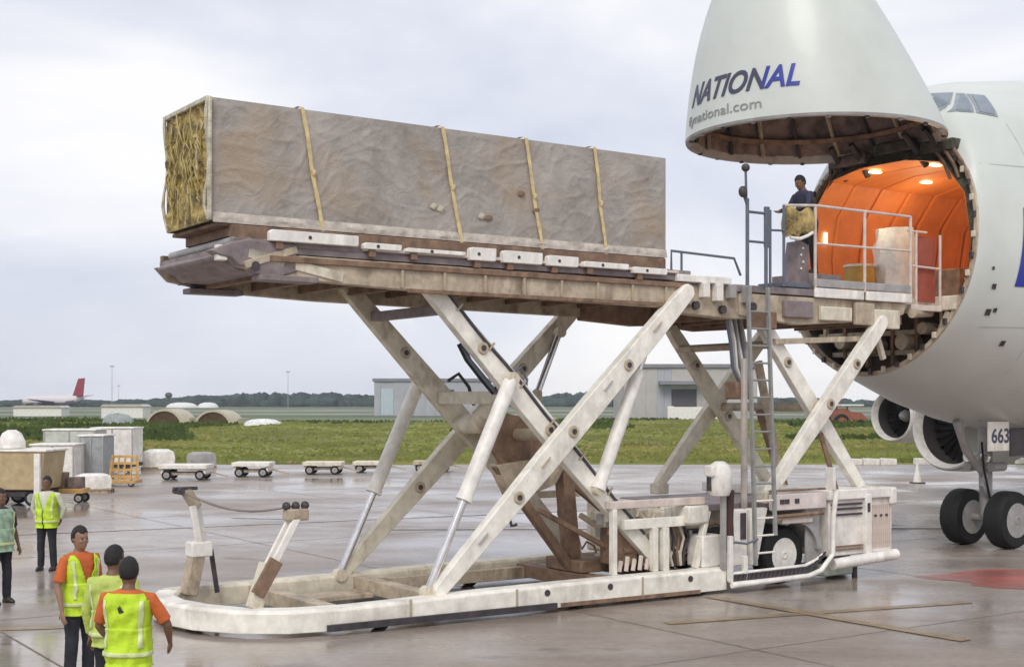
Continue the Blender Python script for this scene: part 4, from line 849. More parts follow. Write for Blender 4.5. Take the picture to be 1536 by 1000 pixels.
MB().box(5.0, 6.4, .6, 1.6, .45, 1.3).build('engine_block', CREAM2, LD, .04); MB().box(5.05, 5.5, -.1, .3, .42, .95).build('filter_housing', WHITE, LD, .03)
for (u, z, dz) in ((.62, 1.08, 0), (1.75, 2.17, 0), (2.95, 3.33, 0), (3.95, 4.28, 0)):
    MB().beam((u, -.146, z), (u+.16, -.146, z+.155), .012, .06, up=(0, 1, 0)).build('warning_label', (GREYL, TANS)[int(u) % 2], LD)
# cab side panels near the ladder
MB().box(5.55, 5.95, -.22, -.02, .42, 1.36).build('side_panel', WHITE, LD, .02)
MB().prism([(6.05, .4), (6.2, .4), (6.45, 1.36), (6.05, 1.36)], -.2, -.06).build('side_panel', WHITE, LD, .02)
MB().box(5.78, 5.9, -.24, -.222, .86, 1.3).build('panel_slot', DARK, LD)
# fender
FD = MB().box(6.5, 7.82, -.26, -.16, 1.30, 1.58).build('control_panel', mat('pinkish_white_panel', (.74, .66, .62), .5, dirt=.4, dcol=(.4, .25, .2)), LD, .015)
for u in (6.72, 6.84, 7.08): MB().box(u-.05, u+.05, -.275, -.255, 1.41, 1.49).build('panel_switch', DARK, FD)
MB().box(6.5, 7.8, -.265, -.16, 1.62, 1.65).build('panel_trim', BROWN, LD)
MB().path([(6.55, -.28, 1.2), (7.7, -.28, 1.22)], .035, 8).build('fender_rail', BROWN, LD)
m = MB(); a_ = [(7.1+.68*math.cos(t), .55+.62*math.sin(t)) for t in [math.pi*(.02+.6*k/12) for k in range(13)]]; b_ = [(7.1+.56*math.cos(t), .55+.52*math.sin(t)) for t in [math.pi*(.02+.6*k/12) for k in range(13)]]
m.prism(a_+b_[::-1], -.2, .35); m.build('mudguard', GREYL, LD)
MB().box(6.75, 7.5, -.24, -.1, 1.06, 1.16).build('fender_lip', RAILW, LD, .02)
MB().box(7.45, 7.8, -.12, -.08, .35, 1.28).build('fender_panel', GREYL, LD, .01)
for v in (.16, mv(.16)): wheel(LD, (7.02, v, .5), .5, .36, 'wheel', WHITE)
wheel(LD, (9.0, .6, .3), .3, .22, 'wheel', GREYL)
# tubular step frame with toothed grating
MB().path([(5.4, -.42, .14), (7.2, -.42, .17), (7.5, -.42, .24), (7.8, -.42, .5), (7.82, -.42, 1.2), (7.9, -.42, 1.6)], .045, 10).build('step_frame', WHITE, LD)
MB().path([(5.4, -.36, .32), (7.15, -.36, .34), (7.45, -.36, .42), (7.7, -.36, .55)], .03, 8).build('step_frame', WHITE, LD)
MB().box(5.4, 7.2, -.42, -.34, .18, .2).build('step_tread', CREAM, LD)
th_ = MB().prism([(5.45, .2), (5.53, .2), (5.57, .31), (5.49, .31)], -.41, -.39).build('step_tooth', DARK, LD)
for i in range(1, 17): inst(th_, (i*.1, 0, .001*i))
for i in range(4): MB().prism([(7.25+.1*i, .26+.06*i), (7.32+.1*i, .27+.07*i), (7.36+.1*i, .36+.07*i), (7.29+.1*i, .34+.07*i)], -.41, -.39).build('step_tooth', DARK, LD)
for u in (5.42, 5.75): MB().box(u-.04, u+.04, -.4, -.32, .2, .95 if u < 5.5 else .6).build('step_post', WHITE, LD, .01)
# ------- engine housing at the right end
HO = MB().box(7.95, 9.62, -.2, 3.0, .42, 1.42).build('engine_housing', mat('housing_white', (.84, .80, .74), .5, dirt=.55, dcol=(.4, .3, .25), dscale=3), LD, .03)
MB().box(7.9, 9.66, -.27, 3.05, 1.42, 1.6).build('housing_top', WHITE, HO, .02)
for zz in (1.14, 1.24, 1.32): MB().box(8.0, 8.78, -.235, -.2, zz, zz+.035).build('louvre', DARK, HO)
for zz in (.52, .58): MB().box(8.0, 8.8, -.235, -.2, zz, zz+.025).build('louvre', BROWN, HO)
MB().box(8.82, 8.98, -.28, -.19, .35, 1.5).build('housing_post', WHITE, HO, .015)
MB().box(8.86, 8.92, -.295, -.281, 1.18, 1.34).build('post_slot', DARK, HO)
MB().box(9.5, 9.68, -.28, -.19, 1.28, 1.6).build('corner_cap', WHITE, HO, .04)
vb = MB().box(9.03, 9.055, -.225, -.2, .52, 1.3).build('vent_bar', RAILW, HO)
for i in range(1, 10): inst(vb, (i*.055, 0, 0))
for i in range(3): MB().box(9.1+.15*i, 9.16+.15*i, -.235, -.226, 1.08, 1.12).build('door_catch', DARK, HO)
MB().path([(7.92, -.3, .3), (9.6, -.3, .38)], .10, 10).build('bumper', WHITE, LD)
MB().box(7.95, 8.75, -.1, .5, .06, .26).build('underbody_tank', mat('pale_green_paint', (.50, .55, .47), .5), LD, .03)
MB().tube((8.72, -.1, .0), (8.72, -.1, .24), .05).build('stabiliser_foot', DARK, LD)
MB().box(7.95, 8.02, -.3, -.1, 1.6, 2.0).build('grab_post', WHITE, LD, .01)
MB().beam((8.3, -.05, 1.6), (8.05, .1, 2.6), .08, .07).build('arm_stop', BROWN, LD)
for u in (6.6, 9.25): 
    for v in (-.02, WV): MB().box(u-.14, u+.14, v-.12, v+.12, 1.42, 1.62).build('arm_foot', CREAM2, LD, .02)
# ------- guide posts at the front
def gpost(v, k1, m):
    o = MB().beam((-2.75, v, .3), (-2.6+k1, v, 1.0), .24, .2).build('front_post', TANS, LD, .015)
    MB().beam((-2.6+k1, v-.09, .95), (-2.72+k1*2.2, v-.09, 1.62), .06, .1).build('post_link', m, o, .01)
    MB().beam((-2.46+k1, v+.09, .95), (-2.58+k1*2.2, v+.09, 1.62), .06, .1).build('post_link', m, o, .01)
    MB().box(-2.75+k1, -2.42+k1, v-.14, v+.14, .86, 1.08).build('post_block', m, o, .02)
    MB().beam((-2.62+k1*2.2, v, 1.58), (-2.8+k1*2.4, v, 1.86), .1, .16).build('post_head', TANS, o, .015)
    MB().tube((-2.9+k1*2.4, v-.14, 1.84), (-2.9+k1*2.4, v+.14, 1.84), .05).build('post_roller', DARK, o)
    MB().box(-2.98+k1*2.4, -2.62+k1*2.4, v-.05, v+.05, 1.85, 1.9).build('post_cap', DARK, o, .01)
    MB().beam((-2.3+k1*.4, v, .3), (-2.4+k1, v, .95), .05, .06).build('post_rod', DARK, o)
gpost(2.55, .0, WHITE)
def gpost2(v):
    o = MB().beam((-2.62, v, .35), (-2.42, v, .95), .2, .18).build('front_post', CREAM2, LD, .015)
    for s_ in (-.09, .09): MB().beam((-2.42, v+s_, .85), (-2.0, v+s_, 1.6), .06, .1).build('post_link', WHITE, o, .01)
    MB().beam((-2.62, v-.12, .55), (-2.34, v-.12, 1.0), .06, .2).build('post_plate', BROWN, o, .01)
    MB().box(-2.15, -1.85, v-.12, v+.12, 1.52, 1.68).build('post_head', TANS, o, .02)
    for s_ in (-.14, 0, .14): MB().ell((-2.0+s_, v, 1.72), (.06, .06, .06)).build('post_roller', DARK, o)
gpost2(.45)
MB().path([(-2.9+(.9)*t, 2.55-2.1*t, 1.86-.14*t-.18*math.sin(math.pi*t)) for t in lin(0, 1, 12)], .018, 6).build('rope', mat('rope_grey', (.25, .22, .2), .8), LD)

# ================================================================== CRATE ON THE DECK
BU0, BU1, BV0, BV1, BZ0, BZ1 = -3.24, 4.68, .4, 2.05, 5.56, 7.2
CR = thing('wrapped_crate', 'huge long crate wrapped in taupe plastic sheet strapped on the loader deck', 'crate', (.7, 1.2, 5.35))
def wrinkle(p, amp=.03):
    q = Vector(p); w = Vector((noise.noise(q*1.1), noise.noise(q*1.1+Vector((7, 3, 1))), noise.noise(q*1.1+Vector((2, 9, 4)))))
    def ridge(a, off, k): return max(0, 1-abs(noise.noise(a+Vector((off, 0, off))))*k)
    r1 = ridge(Vector((q.x*1.3+q.z*1.6, q.y*2, q.z*2.6-q.x*.7))+w*1.4, 0, 3.2)**3
    r2 = ridge(Vector((q.x*2.6-q.z*2.2, q.y*2.5, q.z*3.2+q.x*.5))+w*2.2, 4, 3.4)**3
    r3 = ridge(Vector((q.x*5, q.y*5, q.z*6))+w*3, 9, 3.0)**2
    return amp*(.5*noise.noise(q*.9)+.9*r1+.6*r2+.3*r3)
def sheet(P, nu, nv, nrm, amp):
    rows = []
    for j in range(nv+1):
        r = []
        for i in range(nu+1):
            p = Vector(P(i/nu, j/nv)); ed = min(i/nu, 1-i/nu, 1)*nu/4; ed2 = min(j/nv, 1-j/nv)*nv/3; f = min(1, ed, ed2)
            r.append(p+Vector(nrm)*wrinkle(p, amp)*f)
        rows.append(r)
    return rows
def film_mat():
    m = bpy.data.materials.new('taupe_film'); m.use_nodes = True; t = m.node_tree; t.nodes.clear(); l = t.links.new
    o = nd(t, 'ShaderNodeOutputMaterial'); b = nd(t, 'ShaderNodeBsdfPrincipled'); c = nd(t, 'ShaderNodeTexCoord'); b.inputs['Roughness'].default_value = .36
    n = nd(t, 'ShaderNodeTexNoise'); n.inputs['Scale'].default_value = 1.1; n.inputs['Detail'].default_value = 8; n.inputs['Roughness'].default_value = .68; l(c.outputs['Object'], n.inputs[0])
    r = nd(t, 'ShaderNodeValToRGB'); e = r.color_ramp.elements; e[0].position = .3; e[0].color = (.24, .205, .17, 1); e[1].position = .75; e[1].color = (.50, .45, .40, 1); x = e.new(.5); x.color = (.37, .335, .30, 1); l(n.outputs[0], r.inputs[0])
    w = nd(t, 'ShaderNodeTexNoise'); w.inputs['Scale'].default_value = .9; w.inputs['Detail'].default_value = 3; mp = nd(t, 'ShaderNodeMapping'); mp.inputs['Location'].default_value = (3, 2, 1); l(c.outputs['Object'], mp.inputs[0]); l(mp.outputs[0], w.inputs[0])
    r2 = nd(t, 'ShaderNodeValToRGB'); q = r2.color_ramp.elements; q[0].position = .48; q[0].color = (0, 0, 0, 1); q[1].position = .68; q[1].color = (.75, .75, .75, 1); l(w.outputs[0], r2.inputs[0])
    mx = nd(t, 'ShaderNodeMix', data_type='RGBA'); l(r2.outputs[0], mx.inputs[0]); l(r.outputs[0], mx.inputs[6]); mx.inputs[7].default_value = (.40, .30, .20, 1); l(mx.outputs[2], b.inputs['Base Color'])
    fv = nd(t, 'ShaderNodeTexNoise'); fv.noise_type = 'RIDGED_MULTIFRACTAL'; fv.inputs['Scale'].default_value = 1.7; fv.inputs['Detail'].default_value = 5; fv.inputs['Distortion'].default_value = .9; l(c.outputs['Object'], fv.inputs[0])
    fr = nd(t, 'ShaderNodeValToRGB'); fe = fr.color_ramp.elements; fe[0].position = .62; fe[0].color = (0, 0, 0, 1); fe[1].position = .95; fe[1].color = (.5, .5, .5, 1); l(fv.outputs[0], fr.inputs[0])
    m3 = nd(t, 'ShaderNodeMix', data_type='RGBA'); l(fr.outputs[0], m3.inputs[0]); l(mx.outputs[2], m3.inputs[6]); m3.inputs[7].default_value = (.16, .145, .115, 1); l(m3.outputs[2], b.inputs['Base Color'])  # dark ridge lines paint the shading of creases into the film colour
    bp = nd(t, 'ShaderNodeBump'); bp.inputs['Strength'].default_value = .7; bp.inputs['Distance'].default_value = .03
    v = nd(t, 'ShaderNodeTexNoise'); v.inputs['Scale'].default_value = 4; v.inputs['Detail'].default_value = 9; v.inputs['Roughness'].default_value = .7; v.inputs['Distortion'].default_value = 3.5; l(c.outputs['Object'], v.inputs[0]); l(v.outputs[0], bp.inputs['Height']); l(bp.outputs[0], b.inputs['Normal'])
    l(b.outputs[0], o.inputs[0]); return m
FILM = film_mat()
MB().box(BU0+.05, BU1-.05, BV0+.05, BV1-.05, BZ0+.03, BZ1-.03).build('crate_core', TANS, CR)
MB().rings(sheet(lambda a, b: (BU0+(BU1-BU0)*a, BV0, BZ0+(BZ1-BZ0)*b), 320, 66, (0, -1, 0), .013), cap=False, closed=False).build('side_sheet', FILM, CR)
MB().rings(sheet(lambda a, b: (BU0+(BU1-BU0)*a, BV1, BZ0+(BZ1-BZ0)*b), 100, 20, (0, 1, 0), .03), cap=False, closed=False).build('side_sheet', FILM, CR)
MB().rings(sheet(lambda a, b: (BU0+(BU1-BU0)*a, BV0+(BV1-BV0)*b, BZ1), 120, 20, (0, 0, 1), .03), cap=False, closed=False).build('top_sheet', FILM, CR)
MB().rings(sheet(lambda a, b: (BU1, BV0+(BV1-BV0)*a, BZ0+(BZ1-BZ0)*b), 24, 24, (1, 0, 0), .03), cap=False, closed=False).build('end_sheet', FILM, CR)
NETY = mat('ochre_tarp', (.42, .31, .09), .45, var=.55, scale=5, bump=1.0, dirt=.8, dcol=(.16, .11, .04), dscale=4)
MB().rings(sheet(lambda a, b: (BU0-.02, BV0+(BV1-BV0)*a, BZ0+(BZ1-BZ0)*b), 60, 60, (-1, 0, 0), .06), cap=False, closed=False).build('end_tarp', NETY, CR, label='crumpled ochre tarpaulin closing the near end of the crate')
EDG = mat('milky_film', (.60, .56, .42), .3, var=.25, scale=6, bump=.8)
FOLD = mat('gold_fold', (.52, .42, .17), .4, var=.3, scale=6)
for i in range(7):    # crumpled film strips on the end
    y = BV0+.02+(BV1-BV0-.06)*(i/6 if i not in (1, 5) else i/6+.02); MB().path([(BU0-.05-.03*math.sin(i*3+k), y+.04*math.sin(k*1.3+i*2), BZ0+.02+(BZ1-BZ0-.02)*k/9) for k in range(10)], [.014+.012*abs(math.sin(k+i)) if i in (0, 6) else .012 for k in range(10)], 6).build('film_fold', EDG if i in (0, 1, 6) else FOLD, CR)
for k in range(70):
    y = random.uniform(BV0+.15, BV1-.15); z = random.uniform(BZ0+.15, BZ1-.5); a = random.uniform(-.5, .5); L_ = random.uniform(.12, .42)
    MB().path([(BU0-.06, y, z), (BU0-.10, y+a*L_*.5, z+L_*.5), (BU0-.055, y+a*L_, z+L_)], [.006, .014, .005], 5).build('film_fold', FOLD if k % 3 else NETY, CR)
MB().beam((BU0-.04, BV0-.02, BZ0), (BU0-.04, BV0-.02, BZ1), .09, .05).build('corner_film', EDG, CR, .015)
MB().beam((BU0-.05, BV0, BZ1-.02), (BU0-.05, BV1, BZ1-.02), .06, .07).build('corner_film', EDG, CR, .015)
# skirt along the bottom and pallet
MB().rings(sheet(lambda a, b: (BU0+(BU1-BU0)*a, BV0-.045+.03*b, BZ0-.02+.14*b), 160, 6, (0, -1, 0), .03), cap=False, closed=False).build('bottom_skirt', mat('pale_skirt_film', (.56, .50, .43), .35, var=.2, scale=5, bump=.6), CR)
PAL = MB().box(BU0+.06, BU1-.03, BV0-.02, BV1, BZ0-.06, BZ0-.01).build('pallet', BROWN, CR, .01)
for k in range(9): u = BU0+.25+.93*k; MB().box(u, u+.16, BV0+.02, BV1-.02, BZ0-.19, BZ0-.06).build('pallet_runner', BROWN, PAL, .01)
STRAP = mat('cream_strap', (.70, .56, .28), .5, var=.15, scale=8)
for a, b in ((-1.94, -1.62), (.32, .66), (1.82, 2.14), (3.16, 3.40)):
    pts = [(a+(b-a)*t+.008*math.sin(9*t), BV0-.062-.004*math.sin(14*t+a), BZ1+.01-(BZ1-BZ0+.1)*t) for t in lin(0, 1, 18)]
    pts = [(a, BV0+.6, BZ1+.035), (a, BV0+.05, BZ1+.045), (a, BV0-.03, BZ1+.03)]+pts; m = MB(); rs = [[(x-w_/2, y+.02, z), (x+w_/2, y+.02, z), (x+w_/2, y+.026, z), (x-w_/2, y+.026, z)] for i_, (x, y, z) in enumerate(pts) for w_ in [.06+.006*math.sin(i_*1.9+a)]]
    s_ = m.rings(rs).build('strap', STRAP, CR, smooth=False)
    z = (BZ0+BZ1)/2-.05; x = a+(b-a)*.52; MB().rings([[(x+r_*math.cos(2*math.pi*k/10)*(1+.3*math.sin(k*2)), BV0-.08-dy, z+r_*1.3*math.sin(2*math.pi*k/10)) for k in range(10)] for dy, r_ in ((-.03, .035), (-.02, .035), (-.01, .02))]).build('strap_knot', STRAP, s_)
for x, z in ((.18, 6.03), (.30, 6.0), (1.02, 5.95), (1.15, 5.93), (1.75, 6.35), (2.02, 6.12)):
    MB().rings([[(x+r_*math.cos(2*math.pi*k/9)*(1+.4*math.sin(k*3)), BV0-.03-dy, z+r_*.7*math.sin(2*math.pi*k/9)) for k in range(9)] for dy, r_ in ((0, .07), (.008, .05), (.014, .02))]).build('torn_film', EDG if x < 1.1 else BROWN, CR)

# ================================================================== PEOPLE
SKIN = mat('skin_brown', (.20, .105, .065), .55, var=.08, bump=.05); SKIN2 = mat('skin_tan', (.30, .17, .11), .55, var=.08, bump=.05)
HAIR = mat('black_hair', (.012, .010, .010), .6, var=.3, scale=30, bump=.5)
HIVIS = mat('lime_vest', (.55, .78, .03), .7, var=.1, scale=6, bump=.4); HIVIS2 = mat('pale_lime_vest', (.52, .62, .14), .7, var=.1, scale=6, bump=.4); MINT = mat('mint_vest', (.35, .5, .36), .7, var=.1, scale=6, bump=.4)
REFL = mat('pale_band', (.66, .74, .36), .35, var=.1, scale=10)
OSH = mat('orange_shirt', (.62, .14, .035), .8, var=.12, scale=6, bump=.4); DSH = mat('dark_shirt', (.035, .04, .075), .8, var=.2, scale=6, bump=.4); YSH = mat('pale_shirt', (.62, .64, .5), .8, bump=.4)
PNT = mat('dark_trousers', (.022, .024, .032), .8, var=.25, scale=6, bump=.4); SHOE = mat('dark_shoes', (.03, .02, .015), .5)
def bake(mb, name, vox, amp=0, seed=0):
    me = mb.mesh(name); ob = bpy.data.objects.new(name, me); COL.objects.link(ob)
    r = ob.modifiers.new('r', 'REMESH'); r.mode = 'VOXEL'; r.voxel_size = vox; s = ob.modifiers.new('s', 'SMOOTH'); s.iterations = 3; s.factor = .5
    bpy.context.view_layer.update(); dg = bpy.context.evaluated_depsgraph_get(); m2 = bpy.data.meshes.new_from_object(ob.evaluated_get(dg)); bpy.data.objects.remove(ob)
    if amp:
        for v in m2.vertices:
            c = v.co; n = noise.noise(Vector((c.x*9+seed, c.y*9, c.z*6)))+.6*max(0, 1-3*abs(noise.noise(Vector((c.x*6, c.y*6+seed, c.z*11))))); v.co = c+v.normal*amp*n
    for p in m2.polygons: p.use_smooth = True
    return m2
def put(me, name, m, parent):
    me.materials.clear(); me.materials.append(m); o = bpy.data.objects.new(name, me); COL.objects.link(o); o.parent = parent; REF[o.name] = Vector((0, 0, 0)); return o
def oval(cx, cy, z, rx, ry, n=20, p=2.3): 
    r = []
    for k in range(n):
        t = 2*math.pi*k/n; c, s = math.cos(t), math.sin(t); r.append((cx+rx*math.copysign(abs(c)**(2/p), c), cy+ry*math.copysign(abs(s)**(2/p), s), z))
    return r
TOR = [(.84, .150, .105, 0), (.92, .168, .118, .005), (1.0, .160, .112, .0), (1.1, .152, .106, -.005), (1.22, .168, .115, 0), (1.34, .188, .122, .005), (1.41, .19, .108, .01), (1.455, .15, .085, .015), (1.485, .075, .062, .015)]
def torso(infl=0, z0=0, z1=9, lean=0):
    return [oval(0, c+lean*(z-.95), z, rx+infl, ry+infl, 28, 2.6) for z, rx, ry, c in TOR if z0 <= z <= z1]
def person(label, at, rot, shirt, vest=None, pants=PNT, skin=SKIN, arms=None, legs=None, head=(0, 0), hair=HAIR, height=1.75, opened=False, holding=None, lean=0, longsleeve=False, group=None, loader=False, bands='side'):
    r = thing('person', label, 'person', at, False, rot, group); k = height/1.75; r.scale = (k, k, k)
    arms = arms or [((-.212, 0, 1.405), (-.275, .02, 1.13), (-.29, -.06, .88)), ((.212, 0, 1.405), (.275, .02, 1.13), (.29, -.06, .88))]
    legs = legs or [((-.095, 0, .90), (-.115, -.01, .49), (-.13, .02, .08)), ((.095, 0, .90), (.115, -.01, .49), (.13, .02, .08))]
    sh = lean*.45
    b = MB(); b.rings(torso(-.012, lean=lean))
    HR = [(1.46, .060, .062, .012), (1.50, .056, .060, .008), (1.53, .052, .066, -.012), (1.555, .060, .080, -.014), (1.59, .069, .090, -.006), (1.63, .075, .096, 0), (1.67, .077, .098, .003), (1.71, .071, .090, .006), (1.745, .050, .063, .008), (1.762, .018, .022, .008)]
    hm = Matrix.Rotation(R(head[0]), 3, 'Z') @ Matrix.Rotation(R(head[1]), 3, 'X')
    def hp(p): q = hm @ (Vector(p)-Vector((0, .01, 1.5))); return q+Vector((0, .01+sh, 1.5))
    b.rings([[tuple(hp(p)) for p in oval(0, c, z, rx, ry, 24, 2.1)] for z, rx, ry, c in HR])
    def hell(c, q):
        mm = MB().ell(c, q, 10, 7); b.add([hp(p) for p in mm.v], mm.f)
    hell((0, -.098, 1.618), (.014, .020, .024)); hell((0, -.088, 1.665), (.045, .016, .012)); hell((0, -.090, 1.578), (.024, .014, .010)); hell((0, -.078, 1.545), (.028, .02, .018))
    for s in (-1, 1): hell((s*.078, .008, 1.63), (.012, .02, .032)); hell((s*.035, -.078, 1.61), (.025, .02, .02))
    for s, (a, e_, w) in zip((-1, 1), arms):
        a = Vector(a)+Vector((0, sh, 0)); e_ = Vector(e_); w = Vector(w); d = (w-e_).normalized()
        b.path([Vector((s*.14, a.y, a.z)), a, a.lerp(e_, .5), e_, e_.lerp(w, .3), e_.lerp(w, .8), w, w+d*.03], [.055, .056, .047, .039, .041, .028, .025, .022], 12)
        side = d.cross(Vector((0, 1, 0))); side = side.normalized() if side.length > .2 else Vector((1, 0, 0)); fr = side.cross(d).normalized()   # palm width along fr
        pc = w+d*.065; mm = MB().ell((0, 0, 0), (.016, .040, .050), 10, 7); M_ = Matrix((side, fr, d)).transposed(); b.add([pc+M_ @ Vector(p) for p in mm.v], mm.f)
        for i in range(4):
            o_ = fr*(.030-.020*i); ln = (.068, .078, .072, .055)[i]; p0 = pc+d*.035+o_; cu = side*(-s*.02)
            b.path([pc+o_*.7, p0, p0+d*ln*.5+cu*.4, p0+d*ln*.85+cu*1.4], [.0095, .0095, .009, .0075], 8)
        b.path([pc-d*.03+fr*.03, pc+fr*.052-d*.005, pc+fr*.064+d*.03], [.012, .011, .009], 8)
    for h_, kn, an in legs:
        h_, kn, an = Vector(h_), Vector(kn), Vector(an)
        b.path([h_+Vector((0, 0, .03)), h_.lerp(kn, .3), kn, kn.lerp(an, .35), an.lerp(kn, .1), an], [.085, .078, .055, .055, .038, .036], 12); b.path([an+Vector((0, .04, -.04)), an+Vector((0, -.13, -.05))], [.035, .03], 10)
    put(bake(b, 'body', .0105), 'body', skin, r)
    # shirt
    s_ = MB(); s_.rings(torso(.006, lean=lean))
    for s, (a, e_, w) in zip((-1, 1), arms):
        a = Vector(a)+Vector((0, sh, 0)); e_ = Vector(e_); w = Vector(w)
        if longsleeve: s_.path([Vector((s*.13, a.y, a.z)), a, a.lerp(e_, .5), e_, e_.lerp(w, .5), e_.lerp(w, .93)], [.062, .068, .060, .052, .046, .036], 12)
        else: s_.path([Vector((s*.13, a.y, a.z)), a, a.lerp(e_, .4), a.lerp(e_, .85)], [.058, .060, .060, .062], 12)
    put(bake(s_, 'shirt', .014, .005, 1), 'shirt', shirt, r)
    # trousers
    t_ = MB(); t_.rings([oval(0, .0, z, rx, ry, 24, 2.5) for z, rx, ry in ((.80, .165, .115), (.86, .172, .122), (.93, .178, .126), (1.0, .172, .122))])
    for h_, kn, an in legs:
        h_, kn, an = Vector(h_), Vector(kn), Vector(an); t_.path([h_, h_.lerp(kn, .25), h_.lerp(kn, .6), kn, kn.lerp(an, .5), an+Vector((0, 0, .0))], [.098, .098, .082, .070, .066, .062], 14)
    put(bake(t_, 'trousers', .016, .006, 4), 'trousers', pants, r)
    for h_, kn, an in legs:
        an = Vector(an); q = MB(); q.rings([[(an.x+rx*math.cos(2*math.pi*j/14), an.y-.05+cy+ry*math.sin(2*math.pi*j/14), z) for j in range(14)] for z, rx, ry, cy in ((.0, .045, .135, 0), (.03, .05, .138, 0), (.06, .045, .11, .015), (.09, .042, .065, .05), (.12, .045, .055, .055))])
        me = q.mesh('shoe')
        for p in me.polygons: p.use_smooth = True
        o = put(me, 'shoe', SHOE, r); o.location.z = an.z-.08
    # hair
    h_ = MB(); rows = []
    for j in range(20):
        z = 1.535+.245*j/19; zz = (z-1.655)/.126; f = math.sqrt(max(.0, 1-zz*zz)) if abs(zz) < 1 else .02; row = []
        for q in range(36):
            t = 2*math.pi*q/36; c_, s2 = math.cos(t), math.sin(t)
            line = 1.575 if s2 > .25 else (1.575+(.25-s2)/.55*.075 if s2 > -.3 else 1.70+.006*math.cos(5*t))
            g_ = max(0, min(1, (z-line)/.012+.5)); k_ = .80+.20*g_
            nn = 1+.05*noise.noise(Vector((c_*3, s2*3, z*25)))+.035*noise.noise(Vector((c_*9, s2*9, z*70)))
            row.append(hp((.087*f*k_*nn*c_, .107*f*k_*nn*s2+.007, z)))
        rows.append(row)
    h_.rings(rows, cap=True); me = h_.mesh('hair')
    for p in me.polygons: p.use_smooth = True
    put(me, 'hair', hair, r)
    for s in (-1, 1):
        e_ = MB().ell((0, 0, 0), (.012, .008, .007), 8, 6); c = hp((s*.032, -.091, 1.64)); me = MB().add([c+hm @ Vector(p) for p in e_.v], e_.f).mesh('eye'); put(me, 'eye', mat('dark_eye', (.02, .015, .015), .2, bump=0), r)
    if vest:
        n = 112; zs = lin(.80, 1.455, 70); prof = []
        def P(z, t, infl):
            T = [(.78, .172, .125, 0)]+TOR
            for a, b2 in zip(T, T[1:]):
                if z <= b2[0]: f = (z-a[0])/(b2[0]-a[0]); break
            rx, ry, c = [a[i]+(b2[i]-a[i])*f for i in (1, 2, 3)]
            if z < 1.15: rx += .012; ry += .016
            x = (rx+infl)*math.copysign(abs(math.cos(t))**(2/2.6), math.cos(t)); y = c+(ry+infl)*math.copysign(abs(math.sin(t))**(2/2.6), math.sin(t))
            w = .006*math.sin(x*60+z*23)+.006*math.sin(z*41+x*20)+.014*noise.noise(Vector((x*11, y*11, z*7)))*(1 if z < 1.38 else 0)
            x += .010*noise.noise(Vector((z*9, t*2, 3)))*(1 if z < 1.3 else 0)
            return Vector((x, y+w+lean*(z-.95), z))
        def keep(z, t):
            p = P(z, t, 0); 
            if opened and p.y-lean*(z-.95) < 0 and abs(p.x) < (.012 if z < 1.12 else .012+(z-1.12)*.30): return False
            if z > 1.40 and abs(math.cos(t)) > .93: return False
            return True
        def shell(infl, cond, name, m, par):
            mb = MB(); idx = {}
            for j, z in enumerate(zs):
                for q in range(n): mb.v.append(tuple(P(z, 2*math.pi*q/n, infl)))
            for j in range(len(zs)-1):
                for q in range(n):
                    zc, t = (zs[j]+zs[j+1])/2, 2*math.pi*(q+.5)/n
                    if keep(zc, t) and cond(zc, t): mb.f.append((j*n+q, j*n+(q+1) % n, (j+1)*n+(q+1) % n, (j+1)*n+q))
            us_ = sorted({i for f in mb.f for i in f}); mp_ = {i: a for a, i in enumerate(us_)}; mb.v = [mb.v[i] for i in us_]; mb.f = [tuple(mp_[i] for i in f) for f in mb.f]
            me = mb.mesh(name)
            for p in me.polygons: p.use_smooth = True
            o = put(me, name, m, par); so_ = o.modifiers.new('solid', 'SOLIDIFY'); so_.thickness = .008; so_.offset = 1; return o
        V_ = shell(.022, lambda z, t: True, 'vest', vest, r)
        shell(.033, lambda z, t: .90 < z < .94, 'reflective_band', REFL, V_)
        for a_, b_ in ((1, 1), (1, -1), (-1, 1), (-1, -1)): shell(.033, lambda z, t: .98 < z < 1.40 and .62 < a_*math.cos(t) < .80 and b_*math.sin(t) > 0, 'reflective_band', REFL, V_)
    return r
# scale check: a 1.75 m man
person('man at the far left edge in dark clothes and mint vest, seen side on', (-8.02, 20.9, 0), R(60), DSH, MINT, skin=SKIN, height=1.78)
person('man in open lime vest facing the camera with hands behind him', (-8.72, 25.0, 0), R(-8), YSH, HIVIS, longsleeve=True, opened=True, arms=[((-.212, 0, 1.405), (-.31, .07, 1.15), (-.22, .12, .95)), ((.212, 0, 1.405), (.31, .07, 1.15), (.22, .12, .95))])
person('man in orange short-sleeved shirt and open lime vest turned towards the loader', (-4.80, 14.8, 0), R(58), OSH, HIVIS, opened=True, skin=SKIN2, head=(-6, 4), height=1.76)
person('man in pale lime jacket half hidden behind the nearest worker', (-3.86, 12.9, 0), R(165), HIVIS2, HIVIS2, longsleeve=True, skin=SKIN, head=(-12, 8), height=1.75)
P5 = person('nearest worker seen from behind in bright lime vest over an orange shirt', (-3.42, 11.9, 0), R(172), OSH, HIVIS, skin=SKIN, head=(10, 6), height=1.75, arms=[((-.212, 0, 1.405), (-.33, -.08, 1.16), (-.30, -.20, 1.0)), ((.212, 0, 1.405), (.30, -.04, 1.14), (.22, -.18, .96))])
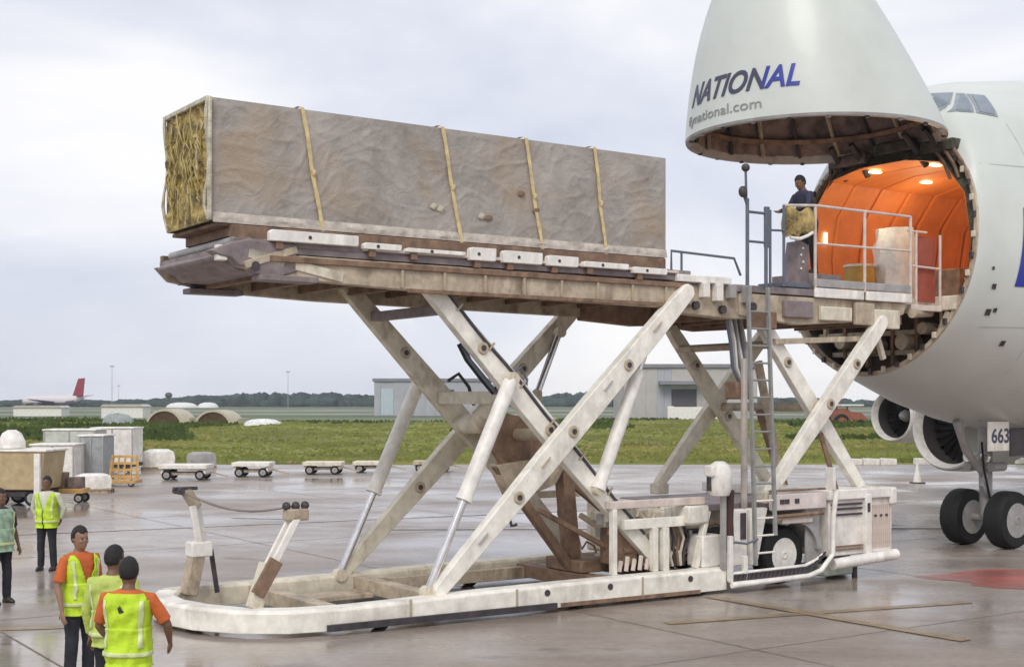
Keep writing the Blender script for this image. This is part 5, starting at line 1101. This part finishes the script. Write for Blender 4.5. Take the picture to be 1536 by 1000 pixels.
# small mark on the back of the vest
me = MB().add([(-.03, .162, 1.30), (.02, .163, 1.29), (.035, .163, 1.335), (.01, .162, 1.36), (-.005, .162, 1.33)], [(0, 1, 2, 3, 4)]).mesh('vest_mark'); put(me, 'vest_mark', DARK, P5)
# platform operator, leaning on the console rail
w_ = LW(8.1, .42, 5.45)
MB().box(7.75, 8.6, .1, 1.0, 5.14, 5.44).build('operator_step', MAUVE, LD, .01)
person('operator in dark clothes standing at the raised platform console', w_, TH+R(-98), DSH, None, skin=SKIN, head=(0, 24), lean=-.30, height=1.78, longsleeve=True, arms=[((-.20, 0, 1.40), (-.27, -.26, 1.17), (-.20, -.50, 1.12)), ((.20, 0, 1.40), (.27, -.24, 1.17), (.22, -.48, 1.10))])
bag = thing('canvas_cover', 'tan canvas cover draped over the platform console', 'cover', (7.3, .25, 5.9))
m = MB(); rs = []
for j in range(11):      # a folded sheet slung over the rail, low at the ladder side
    a = j/10; u = 7.06+.62*a; zt = 6.50+.05*math.sin(a*9); zb = 6.02+.13*a+.03*math.sin(a*13)
    rs.append([(u, -.10-.03*math.sin(a*12), zb), (u+.02, -.13-.03*math.cos(a*15), (zt+zb)/2), (u, -.09, zt-.03), (u, -.03, zt+.03), (u, .04, zt), (u, .10, (zt+zb)/2), (u, .07, zb+.05), (u, -.02, zb-.01)])
m.rings(rs).build('canvas', mat('tan_canvas', (.46, .34, .13), .8, var=.45, scale=5, bump=1), bag)
MB().path([(7.1, -.09, 6.0), (7.3, -.12, 5.99), (7.5, -.12, 6.06), (7.66, -.08, 6.13)], .03, 8).build('hem', WHITE, bag)

# ================================================================== AIR
hz = MB().box(-900, 900, -70, 1300, -1.5, 22).build('haze', CONC, smooth=False)
hm_ = bpy.data.materials.new('pale_air'); hm_.use_nodes = True; t = hm_.node_tree; t.nodes.clear(); o = nd(t, 'ShaderNodeOutputMaterial'); v = nd(t, 'ShaderNodeVolumePrincipled')
v.inputs['Color'].default_value = (.86, .9, 1, 1); v.inputs['Density'].default_value = .00022; t.links.new(v.outputs[0], o.inputs['Volume']); hz.data.materials[0] = hm_; tag(hz, kind='stuff')
